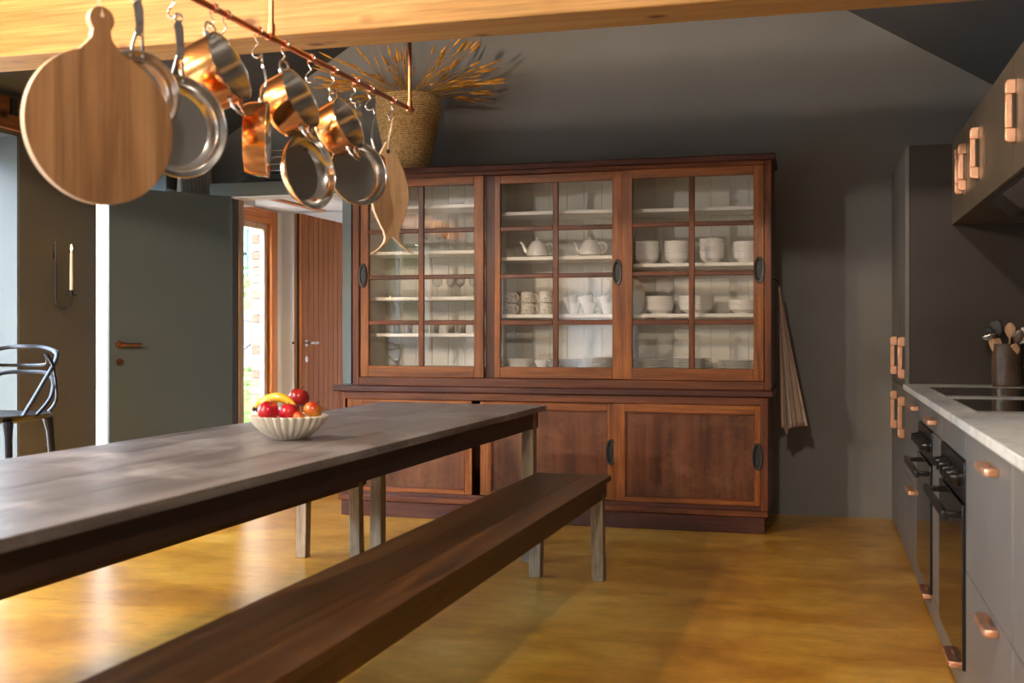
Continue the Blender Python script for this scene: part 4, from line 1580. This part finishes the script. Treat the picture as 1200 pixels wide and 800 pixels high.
unit(5.44, 6.288, [(0.012, 0.434, 5.72, 0.415), (0.438, 0.872, 5.55, 0.828)], 'taupe base unit with two drawers beside the tall cupboard')
unit(2.86, 3.735, [(0.012, 0.434, 3.16, 0.412), (0.438, 0.872, 3.16, 0.822)], 'taupe base unit with two copper pulls, nearest the camera in view')
unit(1.95, 2.856, [(0.012, 0.434, 2.35, 0.412), (0.438, 0.872, 2.35, 0.822)], 'taupe base unit at the right picture edge')


def oven(y0, y1, hy, label, ulabel, uy0, uy1, hy2):
    u = thing('oven_housing', ulabel, 'kitchen unit', (0, 0, 0))
    obj('carcass', bx(B(), KX + 0.56, XR - 0.003, uy0, uy1, 0.0, 0.874), 'kdark', u)
    dr = box('drawer_front', 'kfront', KX, KX + 0.02, uy0 + 0.002, uy1 - 0.002, 0.780, 0.872, u, 0.0015)
    if hy is not None:
        dpull(dr, (KX, hy, 0.828), 'y', 0.20)
    dr = box('drawer_front', 'kfront', KX, KX + 0.02, uy0 + 0.002, uy1 - 0.002, 0.012, 0.116, u, 0.0015)
    dpull(dr, (KX, hy2, 0.100), 'y', 0.20)
    for a, b in ((uy0 + .002, y0 - 0.002), (y1 + 0.002, uy1 - .002)):
        if b - a > 0.02:
            box('filler_panel', 'kfront', KX, KX + 0.02, a, b, 0.12, 0.776, u, 0.001)
    t = thing('oven', label, 'oven', (0, 0, 0))
    obj('body', bx(B(), KX + 0.03, KX + 0.55, y0 + 0.01, y1 - 0.01, 0.125, 0.770), 'black', t)
    box('control_panel', 'black', KX - 0.004, KX + 0.03, y0, y1, 0.645, 0.773, t, 0.002)
    box('oven_door', 'blackglass', KX - 0.010, KX + 0.03, y0, y1, 0.120, 0.638, t, 0.002)
    bm = B()
    for yy in (y0 + 0.05, y1 - 0.05):
        bx(bm, KX - 0.055, KX - 0.008, yy - 0.012, yy + 0.012, 0.592, 0.612)
    bx(bm, KX - 0.068, KX - 0.050, y0 + 0.02, y1 - 0.02, 0.588, 0.616)
    obj('bar_handle', bm, 'black', t, 0.004)
    ym = (y0 + y1) / 2
    for k in (-2, -1, 0, 1, 2):
        yy = ym + k * (y1 - y0) * 0.17
        kn = obj('knob', tube(B(), [(KX - 0.004, yy, 0.71), (KX - 0.014, yy, 0.71), (KX - 0.016, yy, 0.71), (KX - 0.034, yy, 0.71)], [0.026, 0.026, 0.020, 0.018], 18), 'black', t)
        box('grip', 'iron', KX - 0.042, KX - 0.033, yy - 0.004, yy + 0.004, 0.694, 0.726, kn)


oven(4.80, 5.435, 4.72, 'black built-in oven with five knobs, the far one of the pair', 'taupe housing with drawers around the far oven', 4.452, 5.438, 4.95)
oven(3.742, 4.448, None, 'black built-in oven with five knobs, the near one of the pair', 'taupe housing with drawers around the near oven', 3.738, 4.450, 3.98)

wt = thing('worktop', 'pale speckled stone worktop along the right wall', 'worktop', (0, 0, 0))
obj('slab', bx(B(), 0.425, XR - 0.001, 1.95, 6.288, 0.8765, 0.905), 'stone', wt, 0.002)


def hob(y0, y1, label):
    t = thing('induction_hob', label, 'hob', (0.76, (y0 + y1) / 2, 0.905))
    h = (y1 - y0) / 2
    obj('glass_plate', bx(B(), -0.245, 0.245, -h, h, 0.0, 0.006), 'blackglass', t, 0.002)
    bm = B()
    bx(bm, -0.248, -0.2455, -h, h, 0, 0.007)
    bx(bm, -0.248, 0.248, -h - 0.006, -h - .0005, 0, 0.007)
    bx(bm, -0.248, 0.248, h + .0005, h + 0.006, 0, 0.007)
    obj('steel_edge', bm, 'steel', t)


hob(5.05, 5.80, 'far black glass hob set in the worktop')
hob(4.08, 4.80, 'near black glass hob set in the worktop')

# utensil crock
cx_, cy_ = 0.912, 6.13
ck = thing('utensil_crock', 'tall brown glazed stoneware crock on the worktop', 'crock', (cx_, cy_, 0.905))
prof = [(0, 0), (0.068, 0), (0.072, 0.006)]
for k in range(1, 20):
    prof.append((0.072 + 0.0008 * (k % 2), 0.006 + 0.2 * k / 20))
prof += [(0.072, 0.21), (0.073, 0.216), (0.068, 0.216), (0.066, 0.20), (0.066, 0.012), (0, 0.012)]
obj('body', lathe(B(), prof, 36), 'crock', ck)


def utensil(name, label, dx, dy, tx, ty, ln, kind, m):
    t = thing(name, label, 'utensil', (cx_, cy_, 0.905))
    p0 = Vector((dx, dy, 0.02))
    p1 = Vector((tx, ty, ln))
    q = (p1 - p0).normalized()
    obj('shaft', tube(B(), [p0, p1], 0.0048, 8), m, t)
    s = q.orthogonal().normalized()
    bm = B()
    rings = []
    side = Vector((1, -0.3, 0)).normalized()
    side = (side - q * side.dot(q)).normalized()
    nrm = q.cross(side)
    if kind == 'spoon':
        dims = [(0.0, 0.005), (0.015, 0.016), (0.035, 0.025), (0.055, 0.024), (0.072, 0.014), (0.078, 0.003)]
    elif kind == 'flat':
        dims = [(0.0, 0.006), (0.01, 0.022), (0.03, 0.028), (0.06, 0.030), (0.075, 0.028), (0.078, 0.02)]
    else:
        dims = [(0.0, 0.006), (0.006, 0.026), (0.016, 0.038), (0.030, 0.042), (0.036, 0.038)]
    for d_, w_ in dims:
        c = p1 + q * d_
        th = 0.004 if kind != 'ladle' else w_ * 0.8
        rings.append([bm.verts.new(c + side * w_ * math.cos(2 * PI * k / 12) + nrm * th * math.sin(2 * PI * k / 12)) for k in range(12)])
    for a, b in zip(rings, rings[1:]):
        for k in range(12):
            bm.faces.new((a[k], a[(k + 1) % 12], b[(k + 1) % 12], b[k]))
    bm.faces.new(rings[0][::-1])
    bm.faces.new(rings[-1])
    obj('head', bm, m, t, angle=60)


utensil('wooden_spoon', 'large pale wooden spoon in the middle of the crock', 0.01, 0.01, 0.015, 0.0, 0.245, 'spoon', 'spoonwood')
utensil('wooden_spoon', 'darker wooden spoon leaning to the right in the crock', -0.02, 0.02, 0.040, -0.01, 0.215, 'spoon', 'crock')
utensil('wooden_spatula', 'short wooden spatula at the front left of the crock', 0.0, -0.03, -0.042, -0.03, 0.165, 'flat', 'spoonwood')
utensil('wooden_spoon', 'low wooden spoon at the front of the crock', 0.0, 0.03, 0.020, -0.045, 0.150, 'spoon', 'spoonwood')
utensil('ladle', 'shiny metal ladle sticking out to the left of the crock', 0.03, 0.0, -0.075, -0.02, 0.235, 'ladle', 'steel')
utensil('black_spatula', 'black slotted turner at the back of the crock', 0.03, 0.0, -0.03, 0.03, 0.255, 'flat', 'iron')
utensil('black_spoon', 'black serving spoon leaning left in the crock', 0.03, 0.01, -0.060, 0.015, 0.225, 'spoon', 'iron')
utensil('silicone_spatula', 'grey blue spatula at the right of the crock', -0.03, 0.0, 0.065, 0.0, 0.220, 'flat', 'china')

# wall units
UX = 0.67
ws = thing('wall_unit', 'brown taupe wall cupboards with copper pulls above the hobs', 'wall unit', (0, 0, 0))
obj('carcass', bx(B(), UX + 0.021, XR - 0.001, 2.6, 6.288, 1.748, 2.172), 'kupper', ws)
for a, b in ((5.785, 6.286), (5.375, 5.781), (4.36, 5.371), (3.4, 4.356), (2.6, 3.396)):
    dr = box('door', 'kupper', UX, UX + 0.02, a, b, 1.745, 2.174, ws, 0.001)
    for hy in {5.785: [5.85], 5.375: [5.70], 4.36: [5.27], 3.4: [4.30], 2.6: [3.3]}[a]:
        dpull(dr, (UX, hy, 1.965), 'z')
hd = thing('extractor_hood', 'dark extractor hood with grey steel underside below the wall cupboards', 'hood', (0.9, 4.6, 1.745))
obj('housing', prism(B(), [(-0.21, 0.0), (0.175, 0.0), (0.175, -0.075), (-0.12, -0.075)], 1, -0.85, 0.55), 'black', hd, 0.003)
obj('steel_panel', prism(B(), [(-0.200, -0.0125), (-0.128, -0.0725), (-0.131, -0.0765), (-0.203, -0.0165)], 1, -0.80, 0.20), 'steel', hd, 0.001)

# ---------------------------------------------------------------- added fill lamps out of view (they brighten beam, cabinet, wall and floor)
def fill_pendant(x, y, z, power, label, col=(1.0, 0.68, 0.40)):
    t = thing('fill_pendant_lamp', label, 'lamp', (x, y, z))
    obj('shade', lathe(B(), [(0.02, 0.14), (0.05, 0.13), (0.08, 0.06), (0.09, 0.0), (0.087, 0.0), (0.077, 0.058), (0.048, 0.125), (0.02, 0.135)], 28), 'bowlcer', t)
    obj('cord', tube(B(), [(0, 0, 0.13), (0, 0, ceil_z(x) - z - 0.003)], 0.003, 6), 'iron', t)
    obj('bulb', lathe(B(), [(0, 0.02), (0.025, 0.035), (0.03, 0.06), (0.018, 0.09), (0.012, 0.12), (0, 0.12)], 16), 'bulb', t)
    l = bpy.data.lights.new('fill_light', 'POINT')
    l.energy = power
    l.color = col
    l.shadow_soft_size = 0.09
    o = bpy.data.objects.new('fill_light', l)
    COL.objects.link(o)
    o.parent = t
    o.location = (0, 0, -0.05)


fill_pendant(-3.40, 2.2, 2.86, FILL_POWER * 1.1, 'white shaded fill lamp added out of view near the left windows')
fill_pendant(-3.80, 0.8, 2.72, FILL_POWER * 1.5, 'white shaded fill lamp added out of view towards the rear wall', (1.0, 0.89, 0.78))

fill_pendant(-0.60, 0.6, 3.15, FILL_POWER * 1.1, 'white shaded fill lamp added out of view above the aisle by the kitchen', (1.0, 0.86, 0.70))

# plates on the rear wall (mirrored in the cabinet glass)
wp = obj('wall_plate', lathe(B(), [(0, 0), (0.07, 0), (0.12, 0.014), (0.12, 0.019), (0.07, 0.006), (0, 0.005)], 30, rmod=lambda a, z, r: 1 + (0.03 * math.sin(a * 8) if r > 0.1 else 0)), 'china')
tag(wp, 'x', 'plate')
k = 0
nm = [('lower', 0.98), ('middle', 1.42), ('upper', 1.86)]
for rn, z in nm:
    for j, x in enumerate((-2.62, -2.24, -1.86)):
        o = wp if k == 0 else dup(wp)
        k += 1
        o.rotation_euler = (-PI / 2, 0, 0)
        o.location = (x, YF + 0.004, z)
        o['label'] = 'white wall plate mirrored in the cabinet glass, %s row, %s' % (rn, ('left', 'centre', 'right')[j])
        o['group'] = 'white plates hung on the rear wall'

# ---------------------------------------------------------------- outside
gd = obj('ground', prism(B(), [(-40, -25), (12, -25), (12, YF - 0.15), (XL - 0.3, YF - 0.15), (XL - 0.3, 40), (-40, 40)], 2, -0.2, -0.03), 'paving', kind='structure')

# brick return wall just outside the porch window
rw = bpy.data.objects.new('brick_pier', None)
COL.objects.link(rw)
tag(rw, 'weathered tan brick pier just outside the porch window', 'brick wall')
bm = bx(B(), -5.0, -4.45, 9.212, 9.5, -0.03, 2.9)
obj('mortar', bm, 'mortar', rw)
meshes = {}
hc = 0.072
for c in range(int(2.9 / hc)):
    z = -0.03 + c * hc
    off = 0.0 if c % 2 else 0.11
    xs = [-5.01, -5.01 + 0.11 + off, -5.01 + 0.35 + off * 0.4, -4.44]
    for a, b in zip(xs, xs[1:]):
        if b - a < 0.03:
            continue
        bm = bx(B(), a + 0.006, b - 0.004, 9.20 + random.uniform(-0.006, 0.004), 9.22, z + 0.005, z + hc - 0.006)
        obj('brick', bm, random.choice(['brick1', 'brick2', 'brick3', 'brick2']), rw)

# wooden gate
gt = thing('garden_gate', 'silvery grey boarded wooden gate outside the porch window', 'gate', (-7.2, 13.0, -0.03))
for k in range(12):
    x = -1.3 + k * 0.22
    box('board', 'grey_wood', x + 0.004, x + 0.214, 0, 0.025, 0.02, 1.50, gt, 0.003)
for z in (0.25, 0.72, 1.36):
    box('rail', 'grey_wood', -1.3, 1.34, -0.03, 0.0, z, z + 0.10, gt, 0.003)
for a, b, zz0, zz1 in ((-1.25, 0.0, 0.82, 1.36), (0.0, 1.25, 0.82, 1.36), (-0.35, 0.5, 0.8, 1.36)):
    obj('brace', prism(B(), [(a, zz0 - 0.02), (a + 0.12, zz0 - 0.02), (b, zz1), (b - 0.12, zz1)], 1, -0.028, -0.002), 'grey_wood', gt)

# brick outbuilding with a teal arched window
bd2 = thing('brick_outbuilding', 'old brick building with a teal arched window beyond the gate', 'building', (0, 20, 0))
obj('wall', bx(B(), -16, -6, 0.05, 3, -0.03, 6.0), 'mortar', bd2)
bk_m = [bx(B(), 0, 0.215, 0, 0.06, 0, 0.065) for _ in range(3)]
protos = []
for q, mname in zip(bk_m, ('brick1', 'brick3', 'brick2')):
    me = bpy.data.meshes.new('brick')
    q.to_mesh(me)
    q.free()
    me.materials.append(M[mname])
    protos.append(me)
WX, WZ, WR = -11.0, 2.75, 0.52


def in_win(x, z):
    if abs(x - WX) < WR + 0.02 and z < WZ and z > 1.7:
        return True
    return z >= WZ and math.hypot(x - WX, z - WZ) < WR + 0.20


cnt = 0
bmj = B()
for c in range(54):
    z = 0.9 + c * 0.075
    for k in range(14):
        x = -12.35 + k * 0.225 + (0.11 if c % 2 else 0)
        if in_win(x + 0.1, z + 0.03):
            continue
        if cnt < 296 and -11.9 < x < -10.25 and 1.5 < z < 4.2:
            o = bpy.data.objects.new('brick', random.choice(protos))
            COL.objects.link(o)
            o.parent = bd2
            o.location = (x, -0.01 + random.uniform(-.004, .004), z)
            cnt += 1
        else:
            bx(bmj, x, x + 0.215, -0.01, 0.05, z, z + 0.065)
obj('brickwork', bmj, 'brick1', bd2, kind='stuff')
for k in range(13):
    a = PI * k / 12
    bm = bx(B(), -0.035, 0.035, -0.02, 0.05, 0.0, 0.19)
    obj('arch_brick', bm, 'brick3', bd2, mat4=Matrix.Translation((WX + WR * math.cos(a), 0, WZ + WR * math.sin(a))) @ Matrix.Rotation(PI / 2 - a, 4, 'Y'))
bm = B()
pts = [(WX - WR, 1.7), (WX + WR, 1.7)] + [(WX + WR * math.cos(PI * k / 14), WZ + WR * math.sin(PI * k / 14)) for k in range(15)]
prism(bm, pts, 1, 0.03, 0.045)
wn = obj('arched_window', bm, 'tealglass', bd2)
bm = B()
for x in (WX - WR, WX - 0.035, WX + WR - 0.07):
    bx(bm, x, x + 0.07, -0.01, 0.03, 1.7, WZ + (WR * 0.98 if abs(x - WX) < 0.1 else 0))
for z in (1.7, 2.2, 2.7):
    bx(bm, WX - WR, WX + WR, -0.01, 0.03, z, z + 0.07)
tube(bm, [(WX + (WR - 0.03) * math.cos(PI * k / 14), 0.01, WZ + (WR - 0.03) * math.sin(PI * k / 14)) for k in range(15)], 0.035, 6)
obj('window_frame', bm, 'teal', wn)


# shrubs and trees
def blob(bm, c, r, seed, sub=3, amp=0.25):
    rnd = random.Random(seed)
    ret = bmesh.ops.create_icosphere(bm, subdivisions=sub, radius=1.0)
    ph = [(Vector((rnd.uniform(-1, 1), rnd.uniform(-1, 1), rnd.uniform(-1, 1))).normalized(), rnd.uniform(3, 9), rnd.uniform(0, 6)) for _ in range(8)]
    for v in ret['verts']:
        s = 1 + amp * sum(math.sin(v.co.dot(d_) * f_ + p_) for d_, f_, p_ in ph) / 4
        v.co = Vector(c) + Vector((v.co.x * r[0], v.co.y * r[1], v.co.z * r[2])) * s


def leafy(bm, c, r, seed, n, size):
    rnd = random.Random(seed)
    for _ in range(n):
        d_ = Vector((rnd.gauss(0, 1), rnd.gauss(0, 1), rnd.gauss(0, 1))).normalized() * rnd.uniform(0.75, 1.08)
        p = Vector(c) + Vector((d_.x * r[0], d_.y * r[1], d_.z * r[2]))
        if p.z < 0:
            continue
        a = Vector((rnd.uniform(-1, 1), rnd.uniform(-1, 1), rnd.uniform(-1, 1))).normalized() * size
        b = a.orthogonal().normalized() * size * 0.5
        vs = [bm.verts.new(p - a), bm.verts.new(p + b), bm.verts.new(p + a), bm.verts.new(p - b)]
        bm.faces.new(vs)


def shrub(name, label, c, r, seed, m='green', n=900, size=0.06, trunk=False, cat='shrub', group=None):
    t = thing(name, label, cat, (c[0], c[1], -0.03), group=group)
    bm = B()
    zc = r[2] * 0.95 if not trunk else trunk + r[2] * 0.8
    blob(bm, (0, 0, zc), [q * 0.9 for q in r], seed)
    leafy(bm, (0, 0, zc), r, seed, n, size)
    obj('foliage', bm, m, t, angle=180, kind=None, recalc=False)
    obj('trunk' if trunk else 'stem', tube(B(), [(0, 0, 0), (0.03, 0.02, zc)], [0.05 + 0.06 * bool(trunk), 0.03], 8), 'bark', t)


shrub('garden_shrub', 'leafy green shrub low outside the porch window', (-6.25, 11.6), (0.40, 0.40, 0.42), 3, 'green', 700, 0.05)
shrub('clipped_hedge', 'yellow green hedge top showing above the wooden gate', (-9.6, 17.2), (2.2, 0.6, 1.15), 5, 'green', 1500, 0.08)
for i, (x, y, rr, tr, g) in enumerate(((-13.5, 1.5, 2.0, 1.4, 'green'), (-13.4, -4.2, 2.2, 1.2, 'green2'), (-13.2, -10.0, 2.3, 0.8, 'green'), (-13.6, -16.0, 2.5, 0.8, 'green2'), (-11.8, -26.0, 2.6, 0.6, 'green'), (-15.5, -22.5, 2.8, 0.8, 'green2'))):
    shrub('garden_tree', '%s green garden tree beyond the left windows, counted from the porch' % nth[i].replace('leftmost', 'first'), (x, y), (rr, rr, rr * 1.05), 20 + i, g, 2500, 0.16, trunk=tr, cat='tree')
fn = thing('garden_fence', 'pale boarded garden fence beyond the left windows', 'fence', (-10.2, 0, -0.03))
for k in range(110):
    y = -22 + k * 0.25
    box('board', 'grey_wood', 0, 0.02, y + 0.004, y + 0.246, 0.02, 1.45, fn)
